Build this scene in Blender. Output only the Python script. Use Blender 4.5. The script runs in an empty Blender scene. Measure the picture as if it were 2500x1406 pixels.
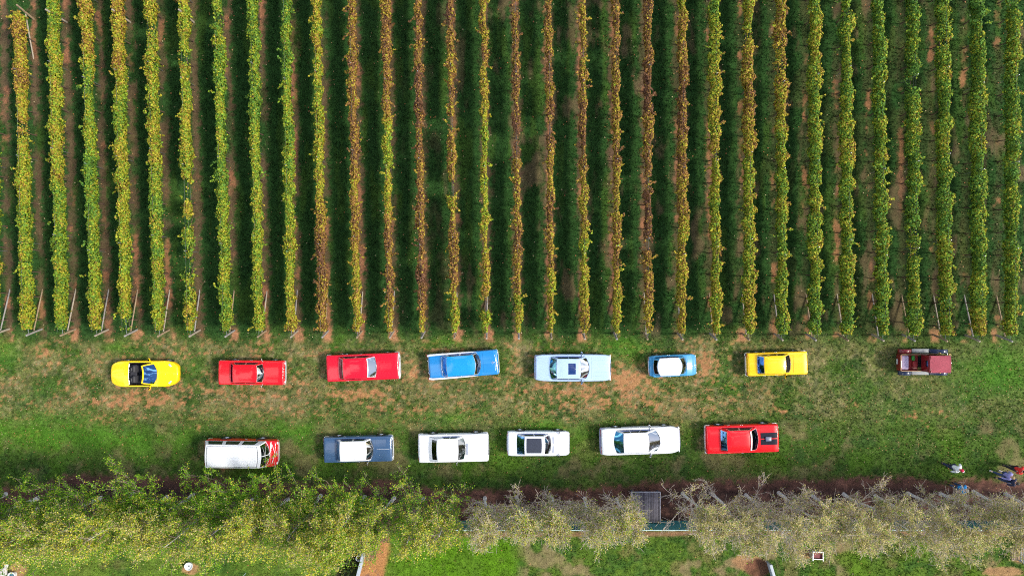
import bpy, bmesh, math, random
import numpy as np
from mathutils import Vector, Matrix

S = bpy.context.scene
COL = S.collection
RAD = math.radians

# ------------------------------------------------------------------ camera
H = 46.0                      # height of the drone above the ground (m)
K = 36.2                      # photo pixels per metre on the ground
cam_d = bpy.data.cameras.new("camera")
cam = bpy.data.objects.new("camera", cam_d)
COL.objects.link(cam)
cam.location = (0, 0, H)
cam.rotation_euler = (0, 0, 0)
cam_d.sensor_width = 36.0
cam_d.sensor_fit = 'HORIZONTAL'
cam_d.lens = 36.0 * K * H / 2500.0
cam_d.clip_start = 0.5
cam_d.clip_end = 3000
S.camera = cam

# ------------------------------------------------------------------ light
SUN_EL, SUN_AZ = RAD(44), RAD(-9)       # azimuth measured from +X towards +Y
sd = Vector((math.cos(SUN_EL) * math.cos(SUN_AZ), math.cos(SUN_EL) * math.sin(SUN_AZ), math.sin(SUN_EL)))
sun_d = bpy.data.lights.new("sun", 'SUN')
sun_d.energy = 3.5
sun_d.angle = RAD(12)
sun_d.color = (1.0, 0.93, 0.80)
sun = bpy.data.objects.new("sun", sun_d)
COL.objects.link(sun)
sun.rotation_euler = (-sd).to_track_quat('-Z', 'Y').to_euler()
sun.location = (30, -15, 40)

W = bpy.data.worlds.new("World")
S.world = W
W.use_nodes = True
nt = W.node_tree
nt.nodes.clear()
wo = nt.nodes.new('ShaderNodeOutputWorld')
bg = nt.nodes.new('ShaderNodeBackground')
sky = nt.nodes.new('ShaderNodeTexSky')
sky.sky_type = 'NISHITA'
sky.sun_disc = False
sky.sun_elevation = SUN_EL
sky.sun_rotation = math.pi / 2 - SUN_AZ
sky.altitude = 200
tc = nt.nodes.new('ShaderNodeTexCoord')
nz = nt.nodes.new('ShaderNodeTexNoise')
nz.inputs['Scale'].default_value = 3.1
nz.inputs['Detail'].default_value = 7
nz.inputs['Roughness'].default_value = 0.6
cr = nt.nodes.new('ShaderNodeValToRGB')
cr.color_ramp.elements[0].position = 0.52
cr.color_ramp.elements[1].position = 0.59
mx = nt.nodes.new('ShaderNodeMixRGB')
mx.inputs[2].default_value = (17.0, 17.0, 17.2, 1)
bg.inputs['Strength'].default_value = 0.12
nt.links.new(tc.outputs['Generated'], nz.inputs['Vector'])
nt.links.new(nz.outputs['Fac'], cr.inputs['Fac'])
nt.links.new(cr.outputs['Color'], mx.inputs[0])
nt.links.new(sky.outputs['Color'], mx.inputs[1])
nt.links.new(mx.outputs['Color'], bg.inputs['Color'])
nt.links.new(bg.outputs['Background'], wo.inputs['Surface'])

S.view_settings.view_transform = 'Standard'
S.view_settings.look = 'None'
S.view_settings.gamma = 1
S.view_settings.exposure = 0.54
S.cycles.use_denoising = False
S.cycles.pixel_filter_type = 'BLACKMAN_HARRIS'
S.cycles.filter_width = 1.05
S.cycles.max_bounces = 6
S.cycles.transparent_max_bounces = 12

# ------------------------------------------------------------------ helpers
def gx(px, h=0.0): return (px - 1250.0) / K * (H - h) / H
def gy(py, h=0.0): return (703.0 - py) / K * (H - h) / H

def link(o, parent=None):
    COL.objects.link(o)
    if parent is not None:
        o.parent = parent
    return o

def tag(o, label=None, cat=None, group=None, kind=None):
    if label: o['label'] = label
    if cat: o['category'] = cat
    if group: o['group'] = group
    if kind: o['kind'] = kind
    return o

def empty(name, loc, rz=0.0):
    o = bpy.data.objects.new(name, None)
    o.empty_display_size = 0.3
    o.location = loc
    o.rotation_euler = (0, 0, rz)
    return link(o)

def mesh_obj(name, verts, faces, mats, parent=None, smooth=None, fmat=None, col=None):
    """verts (n,3); faces list or (m,k) array; smooth = sharp angle in degrees or None"""
    me = bpy.data.meshes.new(name)
    if isinstance(faces, np.ndarray):
        verts = np.asarray(verts, dtype=np.float32)
        m, k = faces.shape
        me.vertices.add(len(verts)); me.vertices.foreach_set('co', verts.ravel())
        me.loops.add(m * k); me.loops.foreach_set('vertex_index', faces.astype(np.int32).ravel())
        me.polygons.add(m)
        me.polygons.foreach_set('loop_start', np.arange(0, m * k, k, dtype=np.int32))
        me.update(calc_edges=True)
    else:
        me.from_pydata([tuple(v) for v in verts], [], faces)
    if not isinstance(mats, (list, tuple)): mats = [mats]
    for m_ in mats: me.materials.append(m_)
    if fmat is not None:
        me.polygons.foreach_set('material_index', np.asarray(fmat, dtype=np.int32))
    if col is not None:
        a = me.color_attributes.new('Col', 'FLOAT_COLOR', 'POINT')
        c = np.ones((len(verts), 4), dtype=np.float32); c[:, :3] = col
        a.data.foreach_set('color', c.ravel())
    if smooth is not None:
        me.polygons.foreach_set('use_smooth', np.ones(len(me.polygons), dtype=bool))
        if smooth < 180: me.set_sharp_from_angle(angle=RAD(smooth))
    me.update()
    return link(bpy.data.objects.new(name, me), parent)

class MB:
    """collects shapes that become ONE mesh"""
    def __init__(s): s.v = []; s.f = []; s.m = []
    def add(s, v, f, mi=0):
        b = len(s.v); s.v += [tuple(p) for p in v]
        s.f += [tuple(i + b for i in q) for q in f]; s.m += [mi] * len(f); return s
    def box(s, c, d, rz=0.0, bev=0.0, mi=0, M=None):
        x, y, z = d[0] / 2, d[1] / 2, d[2] / 2
        e = min(bev, x * .9, y * .9, z * .9)
        if e <= 0:
            v = [(sx * x, sy * y, sz * z) for sz in (-1, 1) for sx, sy in ((-1, -1), (1, -1), (1, 1), (-1, 1))]
            f = [(3, 2, 1, 0), (4, 5, 6, 7)] + [(i, (i + 1) % 4, 4 + (i + 1) % 4, 4 + i) for i in range(4)]
        else:
            v = []; f = []
            def ring(a, b, zz):
                c_ = e
                r = []
                for sx, sy in ((1, 1), (-1, 1), (-1, -1), (1, -1)):
                    p = [(sx * a, sy * (b - c_)), (sx * (a - c_ * .3), sy * (b - c_ * .3)), (sx * (a - c_), sy * b)]
                    r += p if sx * sy > 0 else p[::-1]
                return [(p[0], p[1], zz) for p in r]
            for a, b, zz in ((x - e, y - e, -z), (x - e * .3, y - e * .3, -z + e * .3), (x, y, -z + e), (x, y, z - e), (x - e * .3, y - e * .3, z - e * .3), (x - e, y - e, z)):
                v += ring(a, b, zz)
            n = 12
            for k in range(5):
                f += [(k * n + i, k * n + (i + 1) % n, (k + 1) * n + (i + 1) % n, (k + 1) * n + i) for i in range(n)]
            f += [tuple(range(n))[::-1], tuple(range(5 * n, 6 * n))]
        if M is None:
            M = Matrix.Translation(c) @ Matrix.Rotation(rz, 4, 'Z')
        return s.add([M @ Vector(p) for p in v], f, mi)
    def tube(s, pts, rads, n=8, mi=0, cap=True):
        pts = [Vector(p) for p in pts]
        if not isinstance(rads, (list, tuple)): rads = [rads] * len(pts)
        v = []; f = []
        for i, p in enumerate(pts):
            d = (pts[min(i + 1, len(pts) - 1)] - pts[max(i - 1, 0)]).normalized()
            a = d.cross(Vector((0, 0, 1)) if abs(d.z) < .9 else Vector((1, 0, 0))).normalized(); b = d.cross(a)
            for k in range(n):
                t = 2 * math.pi * k / n
                v.append(p + (a * math.cos(t) + b * math.sin(t)) * rads[i])
        for i in range(len(pts) - 1):
            f += [(i * n + k, i * n + (k + 1) % n, (i + 1) * n + (k + 1) % n, (i + 1) * n + k) for k in range(n)]
        if cap: f += [tuple(range(n))[::-1], tuple((len(pts) - 1) * n + k for k in range(n))]
        return s.add(v, f, mi)
    def lathe(s, prof, n=24, M=Matrix(), mi=0, closed=False):
        v = []; f = []
        m = len(prof)
        for k in range(n):
            t = 2 * math.pi * k / n
            for r, z in prof: v.append(M @ Vector((r * math.cos(t), r * math.sin(t), z)))
        for k in range(n):
            k2 = (k + 1) % n
            for j in range(m if closed else m - 1):
                j2 = (j + 1) % m
                f.append((k * m + j, k2 * m + j, k2 * m + j2, k * m + j2))
        return s.add(v, f, mi)
    def grid(s, fn, us, vs, mi=0, skip=None, flip=False, matfn=None):
        b = len(s.v); nu, nv = len(us), len(vs)
        s.v += [tuple(fn(u, v)) for u in us for v in vs]
        for i in range(nu - 1):
            for j in range(nv - 1):
                uc, vc = (us[i] + us[i + 1]) / 2, (vs[j] + vs[j + 1]) / 2
                if skip and skip(uc, vc): continue
                q = (b + i * nv + j, b + (i + 1) * nv + j, b + (i + 1) * nv + j + 1, b + i * nv + j + 1)
                s.f.append(q[::-1] if flip else q); s.m.append(matfn(uc, vc) if matfn else mi)
        return s
    def build(s, name, mats, parent=None, smooth=35):
        return mesh_obj(name, s.v, s.f, mats, parent, smooth, s.m)

# ------------------------------------------------------------------ materials
MATS = {}
def new_mat(name):
    m = bpy.data.materials.new(name); m.use_nodes = True
    b = m.node_tree.nodes['Principled BSDF']
    return m, m.node_tree, b

def mat(name, c, rough=0.5, metal=0.0, coat=0.0, var=0.0, scale=6.0, spec=0.5, bump=0.0):
    if name in MATS: return MATS[name]
    m, t, b = new_mat(name)
    b.inputs['Base Color'].default_value = (*c, 1); b.inputs['Roughness'].default_value = rough
    b.inputs['Metallic'].default_value = metal; b.inputs['Coat Weight'].default_value = coat
    b.inputs['Coat Roughness'].default_value = 0.04; b.inputs['Specular IOR Level'].default_value = spec
    if var > 0 or bump > 0:
        tcn = t.nodes.new('ShaderNodeTexCoord'); n = t.nodes.new('ShaderNodeTexNoise')
        n.inputs['Scale'].default_value = scale; n.inputs['Detail'].default_value = 6
        t.links.new(tcn.outputs['Object'], n.inputs['Vector'])
        if var > 0:
            r = t.nodes.new('ShaderNodeValToRGB')
            r.color_ramp.elements[0].position = .3; r.color_ramp.elements[1].position = .7
            r.color_ramp.elements[0].color = (*[x * (1 - var) for x in c], 1)
            r.color_ramp.elements[1].color = (*[min(1, x * (1 + var)) for x in c], 1)
            t.links.new(n.outputs['Fac'], r.inputs['Fac']); t.links.new(r.outputs['Color'], b.inputs['Base Color'])
        if bump > 0:
            bp = t.nodes.new('ShaderNodeBump'); bp.inputs['Strength'].default_value = bump; bp.inputs['Distance'].default_value = .02
            t.links.new(n.outputs['Fac'], bp.inputs['Height']); t.links.new(bp.outputs['Normal'], b.inputs['Normal'])
    MATS[name] = m
    return m

def paint(name, c): return mat('paint_' + name, c, rough=.32, coat=.65, var=.05, scale=1.5, spec=.28)

def glass(name, tint, refl=.16, gc=(.95, .97, 1)):
    if name in MATS: return MATS[name]
    m, t, b = new_mat(name); t.nodes.remove(b)
    out = t.nodes['Material Output']
    tr = t.nodes.new('ShaderNodeBsdfTransparent'); tr.inputs[0].default_value = (*tint, 1)
    gl = t.nodes.new('ShaderNodeBsdfGlossy'); gl.inputs['Roughness'].default_value = .03; gl.inputs[0].default_value = (*gc, 1)
    lw = t.nodes.new('ShaderNodeFresnel'); lw.inputs['IOR'].default_value = 1.5
    ad = t.nodes.new('ShaderNodeMath'); ad.operation = 'ADD'; ad.inputs[1].default_value = refl; ad.use_clamp = True
    mxs = t.nodes.new('ShaderNodeMixShader')
    t.links.new(lw.outputs[0], ad.inputs[0]); t.links.new(ad.outputs[0], mxs.inputs[0])
    t.links.new(tr.outputs[0], mxs.inputs[1]); t.links.new(gl.outputs[0], mxs.inputs[2]); t.links.new(mxs.outputs[0], out.inputs[0])
    MATS[name] = m
    return m

def leaf_mat(name, trans=.3, rough=.5):
    m, t, b = new_mat(name)
    at = t.nodes.new('ShaderNodeVertexColor'); at.layer_name = 'Col'
    t.links.new(at.outputs['Color'], b.inputs['Base Color'])
    b.inputs['Roughness'].default_value = rough; b.inputs['Specular IOR Level'].default_value = .14
    tl = t.nodes.new('ShaderNodeBsdfTranslucent'); t.links.new(at.outputs['Color'], tl.inputs['Color'])
    mxs = t.nodes.new('ShaderNodeMixShader'); mxs.inputs[0].default_value = trans
    t.links.new(b.outputs[0], mxs.inputs[1]); t.links.new(tl.outputs[0], mxs.inputs[2])
    t.links.new(mxs.outputs[0], t.nodes['Material Output'].inputs[0])
    return m

CHROME = mat('chrome', (.88, .89, .91), rough=.30, metal=.75, var=.03)
RUBBER = mat('tyre_rubber', (.018, .018, .02), rough=.8, var=.2)
STEEL = mat('wheel_steel', (.6, .62, .66), rough=.25, metal=.9, var=.1)
TRIM = mat('black_trim', (.02, .022, .028), rough=.45, var=.15)
DARKIN = mat('cabin_black', (.018, .018, .024), rough=.6, var=.2)
UNDER = mat('underbody', (.01, .01, .012), rough=.9, var=.1)
LAMP = mat('lamp_glass', (.75, .78, .8), rough=.08, coat=1.0, var=.05)
REDLAMP = mat('red_lamp_glass', (.45, .02, .02), rough=.12, coat=1.0, var=.05)
AMBER = mat('amber_lamp_glass', (.7, .28, .03), rough=.12, coat=1.0, var=.05)
GLASS = glass('window_glass', (.30, .42, .52), .40)
GLASS_SKY = glass('sky_reflection_glass', (.06, .16, .36), .50, (.22, .50, .95))  # blue of the reflected sky is put into the glass colour
GLASS_DARK = glass('dark_glass', (.05, .06, .10), .05, (.16, .2, .38))
WOOD = mat('weathered_timber', (.30, .25, .20), rough=.85, var=.35, scale=9, bump=.4)
WOODTAN = mat('pale_timber', (.42, .30, .18), rough=.8, var=.3, scale=9, bump=.4)
BARK = mat('grey_bark', (.52, .50, .48), rough=.9, var=.35, scale=12, bump=.6)
TWIG = mat('twig_bark', (.52, .44, .38), rough=.85, var=.3, scale=5)
TWIG_DARK = mat('brown_twig_bark', (.22, .18, .13), rough=.85, var=.3, scale=5)
VBARK = mat('vine_bark', (.10, .06, .04), rough=.95, var=.4, scale=14, bump=.6)
WIRE = mat('galvanised_wire', (.45, .46, .48), rough=.4, metal=.8, var=.1)
VINE_LEAF = leaf_mat('vine_leaf', .25)
TREE_LEAF = leaf_mat('tree_leaf', .45)
GRASS_BLADE = leaf_mat('grass_blade', .2, .7)

# ------------------------------------------------------------------ noise
def vnoise(x, y, scale, seed=0):
    x = np.asarray(x, dtype=np.float64) * scale + seed * 17.31; y = np.asarray(y, dtype=np.float64) * scale + seed * 9.73
    xi, yi = np.floor(x), np.floor(y); fx, fy = x - xi, y - yi
    fx = fx * fx * fx * (fx * (fx * 6 - 15) + 10); fy = fy * fy * fy * (fy * (fy * 6 - 15) + 10)
    def h(a, b):
        n = (a.astype(np.int64) * 374761393 + b.astype(np.int64) * 668265263 + seed * 362437) & 0x7fffffff
        n = ((n ^ (n >> 13)) * 1274126177) & 0x7fffffff
        return ((n ^ (n >> 16)) & 0xffff) / 65535.0
    return (h(xi, yi) * (1 - fx) + h(xi + 1, yi) * fx) * (1 - fy) + (h(xi, yi + 1) * (1 - fx) + h(xi + 1, yi + 1) * fx) * fy
def fbm(x, y, scale, seed=0, oct=4):
    s = 0; a = .5; t = 0
    for o in range(oct):
        s = s + a * vnoise(x, y, scale * 2 ** o, seed + o * 5); t += a; a *= .55
    return s / t
def sstep(a, b, x): t = np.clip((x - a) / (b - a), 0, 1); return t * t * (3 - 2 * t)
# ------------------------------------------------------------------ vine rows: where they run
TOPX = [-30, 45, 127, 208, 287, 367, 447, 530, 618, 697, 772, 857, 940, 1020, 1099, 1180, 1258, 1340, 1423, 1504, 1582, 1666, 1745, 1827, 1906, 1989, 2066, 2145, 2228, 2303, 2387, 2474]
BOTX = [-16, 66, 150, 233, 306, 387, 464, 551, 631, 710, 787, 872, 952, 1030, 1110, 1187, 1266, 1346, 1427, 1506, 1582, 1667, 1748, 1830, 1911, 1991, 2070, 2156, 2233, 2311, 2391, 2470]
VH = 1.40
ROWS = []
for i, (a, b) in enumerate(zip(TOPX, BOTX)):
    xt, xb = gx(a, VH), gx(b, VH)
    yt, yb = gy(0, VH), gy(800, VH)
    yend = -2.72 - 0.42 * i / 31
    sl = (xt - xb) / (yt - yb)
    ROWS.append((xb + (yend - yb) * sl, yend, sl))     # x at the end, y of the end, dx/dy
def row_x(i, y): x0, y0, sl = ROWS[i]; return x0 + (y - y0) * sl

# ------------------------------------------------------------------ ground
def blob(px, py, cx, cy, rx, ry): return np.exp(-(((px - cx) / rx) ** 2 + ((py - cy) / ry) ** 2))
DIRT = [(330, 975, 140, 28, .9), (250, 1025, 120, 18, .6), (620, 960, 110, 30, .75), (520, 1000, 90, 16, .5), (880, 965, 110, 26, .75), (1000, 995, 120, 18, .7), (1300, 950, 130, 26, .7),
        (1420, 960, 90, 36, .8), (1530, 935, 90, 50, 1.0), (1500, 985, 160, 20, .8), (1650, 985, 160, 22, .6), (1720, 890, 40, 40, .9), (1010, 915, 40, 30, .6), (1560, 860, 40, 20, .3), (120, 860, 80, 26, .5),
        (430, 860, 160, 20, .45), (700, 850, 100, 16, .45), (1100, 850, 120, 14, .4), (75, 1060, 40, 18, .7), (520, 1140, 60, 14, .8), (210, 905, 30, 12, .4), (1980, 860, 60, 16, .3), (2230, 1010, 130, 20, .45),
        (1850, 1000, 120, 18, .5), (2100, 990, 60, 14, .4), (480, 1045, 40, 10, .5), (760, 1010, 60, 14, .5), (1310, 1008, 90, 12, .5), (450, 935, 60, 24, .6), (730, 930, 40, 30, .4)]
C = lambda *a: np.array(a)
def mixc(c, d, f): return c * (1 - f[..., None]) + d * f[..., None]
def ground_color(X, Y):
    px, py = 1250 + X * K, 703 - Y * K
    wx = (fbm(X, Y, .35, 11) - .5); wy = (fbm(X, Y, .35, 12) - .5)
    wpx, wpy = px + wx * 90, py + wy * 60
    n1 = fbm(X, Y, .25, 1); n2 = fbm(X, Y, 1.1, 2); n3 = fbm(X, Y, 4.0, 3, 3); n4 = fbm(X, Y, .6, 7); n5 = fbm(X, Y, 6.5, 8, 2); n6 = fbm(X, Y, 3.2, 9, 3)
    g = np.zeros(X.shape + (3,)) + C(.056, .108, .016)
    g = mixc(g, C(.060, .125, .016), sstep(.45, .75, n4))
    g = mixc(g, C(.022, .062, .018), sstep(.5, .3, n2) * .45)
    g = mixc(g, C(.125, .115, .055), sstep(.58, .8, n5 * .6 + n6 * .4) * .5)
    # --- open strip where the cars stand: dry straw grass over green
    strip = sstep(800, 850, wpy) * sstep(1070, 990, wpy)
    side = 1 - .35 * sstep(1900, 2300, px)
    dry = sstep(.36, .62, fbm(X, Y, .8, 21) * .55 + n3 * .25 + n1 * .25) * strip * side
    g = mixc(g, C(.200, .165, .068), dry * .62)
    g = mixc(g, C(.045, .075, .028), strip * sstep(.46, .64, n5 * .5 + n6 * .5) * .45)
    g = mixc(g, C(.34, .255, .155), strip * dry * sstep(.56, .70, fbm(X, Y, 5.0, 27, 3)) * .35)
    g = mixc(g, C(.060, .125, .022), strip * sstep(.58, .74, fbm(X, Y, .9, 23)) * .55)
    lower = sstep(1000, 1060, wpy) * sstep(1190, 1150, wpy)
    g = mixc(g, C(.185, .140, .070), lower * sstep(.52, .72, fbm(X, Y, .7, 31)) * .6)
    g = mixc(g, C(.070, .150, .012), lower * sstep(.55, .7, fbm(X, Y, .5, 33)) * .55)
    d = np.zeros(X.shape)
    for cx, cy, rx, ry, s in DIRT: d = np.maximum(d, s * blob(px, py, cx, cy, rx, ry))
    dm = sstep(.50, .66, d * .42 + fbm(X, Y * 1.6, 2.4, 41) * .62 - .055 + (n5 - .5) * .42)
    g = mixc(g, C(.46, .195, .095), np.clip(dm * .62 + .5 * strip * sstep(.62, .74, fbm(X, Y * 1.4, 3.4, 45, 3)) * sstep(2000, 1750, px), 0, .72) * (1 - sstep(1140, 1165, py)))
    # bright green tufts
    for cx, cy, rx, ry in [(1520, 845, 50, 40), (60, 1050, 120, 40), (20, 850, 50, 45), (250, 1080, 220, 26), (1340, 1040, 60, 20), (1090, 1010, 50, 14), (700, 1050, 60, 18), (290, 850, 40, 22), (1080, 835, 50, 16), (2450, 900, 120, 60)]:
        g = mixc(g, C(.060, .170, .012), blob(wpx, wpy, cx, cy, rx, ry) * .75)
    # --- vineyard: bare soil beneath each row
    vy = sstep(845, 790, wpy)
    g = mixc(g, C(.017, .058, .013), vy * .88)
    g = mixc(g, C(.055, .11, .015), vy * sstep(.55, .75, fbm(X * 1.6, Y * .35, .8, 51)) * .5)
    x0 = np.array([r[0] for r in ROWS]); sl = np.array([r[2] for r in ROWS])
    best = np.full(X.shape, 9.0); wob = (fbm(X, Y, .7, 61) - .5) * .5
    for i in range(32):
        best = np.minimum(best, np.abs(X - (x0[i] + (Y + 2.9) * sl[i]) + wob * .6))
    st = sstep(.40, .16, best + (n3 - .5) * .40 + (n5 - .5) * .42 + (n6 - .5) * .25) * sstep(838, 810, py) * sstep(.25, .50, fbm(X, Y * .5, .8, 63))
    g = mixc(g, C(.165, .075, .055), st * .56 * (1 - .70 * sstep(1450, 1850, px)))
    st2 = sstep(.25, .10, best + (n5 - .5) * .3 + (n6 - .5) * .3) * sstep(.55, .68, fbm(X, Y, .6, 65)) * sstep(838, 810, py)
    g = mixc(g, C(.36, .145, .075), st2 * .6)
    mound = sstep(.42, .2, best + (n6 - .5) * .5 + (n5 - .5) * .3) * sstep(795, 812, py) * sstep(842, 826, py)
    g = mixc(g, C(.42, .19, .10), mound * sstep(.4, .6, n2) * .75)
    # middle alleys: patchy reddish soil between rows
    g = mixc(g, C(.15, .085, .055), vy * sstep(.58, .74, fbm(X * 1.5, Y * .6, .7, 67)) * sstep(900, 1250, px) * .55)
    g = mixc(g, C(.12, .085, .035), vy * sstep(1650, 1950, px) * sstep(.50, .66, fbm(X * 1.5, Y * .5, .7, 69)) * .16)
    # --- mulch bed under the trees
    top = 1176 - 20 * sstep(640, 300, px) * sstep(60, 180, px) + 14 * sstep(900, 1100, px) * sstep(1700, 1300, px) + 18 * sstep(140, 60, px) - 8 * sstep(1550, 1700, px)
    mul = sstep(-10, 10, wpy - wy * 30 - top + (n3 - .5) * 26) * sstep(14, -14, py + wy * 26 - (1296 - 10 * sstep(1000, 1200, px)))
    mc = mixc(np.zeros(X.shape + (3,)) + C(.036, .020, .018), C(.10, .050, .040), sstep(.45, .7, n2 * .6 + n3 * .4))
    edge = sstep(40, 0, py - top)
    mc = mixc(mc, C(.17, .075, .05), edge * .5)
    g = mixc(g, mc, mul)
    # --- lawn beyond the fence
    lawn = sstep(-8, 8, py + wy * 20 - 1302)
    lc = np.zeros(X.shape + (3,)) + C(.085, .150, .018)
    lc = mixc(lc, C(.050, .110, .016), sstep(.42, .6, n2))
    lc = mixc(lc, C(.030, .075, .012), sstep(.52, .68, n5 * .5 + n6 * .5) * .6)
    lc = mixc(lc, C(.17, .14, .055), sstep(.55, .75, fbm(X, Y, .9, 71)) * .6)
    lc = mixc(lc, C(.25, .17, .10), sstep(.60, .72, fbm(X, Y, .6, 73)) * sstep(1240, 1300, px) * .6)
    sq = sstep(925, 950, px) * sstep(1285, 1245, px + (n3 - .5) * 30)
    lc = mixc(lc, C(.085, .190, .008), sq * (.65 + .35 * sstep(.4, .6, n2)))
    lc = mixc(lc, C(.090, .165, .012), sstep(1960, 2050, px) * sstep(2450, 2350, px) * sstep(.4, .6, n4) * .8)
    lc = mixc(lc, C(.110, .175, .022), sstep(820, 700, px) * sstep(.35, .55, n4) * .8)
    br = sstep(10, -4, np.abs(px + (n3 - .5) * 14 - (917 - .20 * (py - 1335))) - 30)
    lc = mixc(lc, mixc(np.zeros(X.shape + (3,)) + C(.40, .19, .07), C(.16, .085, .06), sstep(.45, .6, n2 * .5 + n3 * .5)), br)
    bed = sstep(8, -4, np.abs(px - (858 - .3 * (py - 1350))) - 22) * sstep(1335, 1350, py)
    lc = mixc(lc, C(.035, .030, .018), bed * .9)
    for cx, cy, rx, ry in [(466, 1388, 26, 16), (1965, 1352, 26, 14), (1825, 1372, 46, 22), (45, 1392, 26, 22), (2490, 1350, 26, 30), (2450, 1395, 60, 14)]:
        lc = mixc(lc, C(.33, .18, .09), sstep(.35, .65, blob(px, py, cx, cy, rx, ry) + (n3 - .5) * .3) * .85)
    lc = mixc(lc, C(.13, .055, .035), sstep(.3, .5, blob(px, py, 1850, 1385, 34, 24)) * .9)
    g = mixc(g, lc, lawn)
    # narrow bare line along the fence foot
    g = mixc(g, C(.26, .12, .08), sstep(9, 3, np.abs(py - 1302 + wy * 8)) * sstep(1080, 1120, px) * .7)
    return np.clip(g * (.65 + .7 * n3)[..., None], .004, .8)

def axis(lo, hi, step, far): return np.concatenate([-np.array(far[::-1], float), np.arange(lo, hi + 1e-6, step), np.array(far, float)])
ax = axis(-37, 37, .095, [44, 60, 100, 200, 500, 1200]); ay = axis(-21, 21, .095, [30, 44, 80, 200, 500, 1200])
GX, GY = np.meshgrid(ax, ay, indexing='ij')
GZ = ((fbm(GX, GY, .5, 81) - .5) * .05 + (fbm(GX, GY, 3, 82, 2) - .5) * .02)
nI, nJ = GX.shape
idx = np.arange(nI * nJ).reshape(nI, nJ)
gf = np.stack([idx[:-1, :-1], idx[1:, :-1], idx[1:, 1:], idx[:-1, 1:]], -1).reshape(-1, 4)
gm, gt, gb = new_mat('grass_and_soil')
va = gt.nodes.new('ShaderNodeVertexColor'); va.layer_name = 'Col'
tcn = gt.nodes.new('ShaderNodeTexCoord')
nA = gt.nodes.new('ShaderNodeTexNoise'); nA.inputs['Scale'].default_value = 11; nA.inputs['Detail'].default_value = 6; nA.inputs['Roughness'].default_value = .75
nB = gt.nodes.new('ShaderNodeTexNoise'); nB.inputs['Scale'].default_value = 34; nB.inputs['Detail'].default_value = 3
gt.links.new(tcn.outputs['Object'], nA.inputs['Vector']); gt.links.new(tcn.outputs['Object'], nB.inputs['Vector'])
mr = gt.nodes.new('ShaderNodeMapRange'); mr.inputs[1].default_value = .3; mr.inputs[2].default_value = .7; mr.inputs[3].default_value = .42; mr.inputs[4].default_value = 1.58
gt.links.new(nA.outputs['Fac'], mr.inputs[0])
ml = gt.nodes.new('ShaderNodeVectorMath'); ml.operation = 'SCALE'
gt.links.new(va.outputs['Color'], ml.inputs[0]); gt.links.new(mr.outputs[0], ml.inputs['Scale'])
gt.links.new(ml.outputs[0], gb.inputs['Base Color'])
gb.inputs['Roughness'].default_value = .95; gb.inputs['Specular IOR Level'].default_value = .15
bp = gt.nodes.new('ShaderNodeBump'); bp.inputs['Strength'].default_value = .8; bp.inputs['Distance'].default_value = .06
gt.links.new(nB.outputs['Fac'], bp.inputs['Height']); gt.links.new(bp.outputs['Normal'], gb.inputs['Normal'])
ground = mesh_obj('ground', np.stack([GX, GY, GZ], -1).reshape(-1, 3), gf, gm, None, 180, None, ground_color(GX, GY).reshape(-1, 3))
tag(ground, 'grass field with dry patches, bare red soil strips and a dark mulch bed', 'ground', kind='structure')

# short grass, one mass
rg = np.random.default_rng(5)
N = 230000
tx = rg.uniform(-37, 37, N); ty = rg.uniform(-21, 21, N)
tcx = ground_color(tx, ty)
green = tcx[:, 1] / (tcx.sum(1) + 1e-6)
keep = rg.random(N) < sstep(.36, .50, green)
tx, ty, tcx = tx[keep], ty[keep], tcx[keep]
n = len(tx); B = 3
ang = rg.uniform(0, 2 * np.pi, (n, B)); hgt = rg.uniform(.04, .10, (n, B)); lean = rg.uniform(.02, .09, (n, B)); wd = rg.uniform(.016, .036, (n, B))
ox = tx[:, None] + rg.normal(0, .03, (n, B)); oy = ty[:, None] + rg.normal(0, .03, (n, B))
ca, sa = np.cos(ang), np.sin(ang)
P = np.stack([np.stack([ox - sa * wd, oy + ca * wd, np.zeros_like(ox) - .01], -1), np.stack([ox + sa * wd, oy - ca * wd, np.zeros_like(ox) - .01], -1), np.stack([ox + ca * lean, oy + sa * lean, hgt], -1)], 2).reshape(-1, 3)
bc = np.repeat(tcx * rg.uniform(.5, 2.1, (n, 1)), B * 3, 0)
go = mesh_obj('grass', P, np.arange(len(P)).reshape(-1, 3), GRASS_BLADE, None, None, None, np.clip(bc, 0, .6))
tag(go, 'short green grass growing over the whole field between bare patches', 'grass', kind='stuff')
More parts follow.
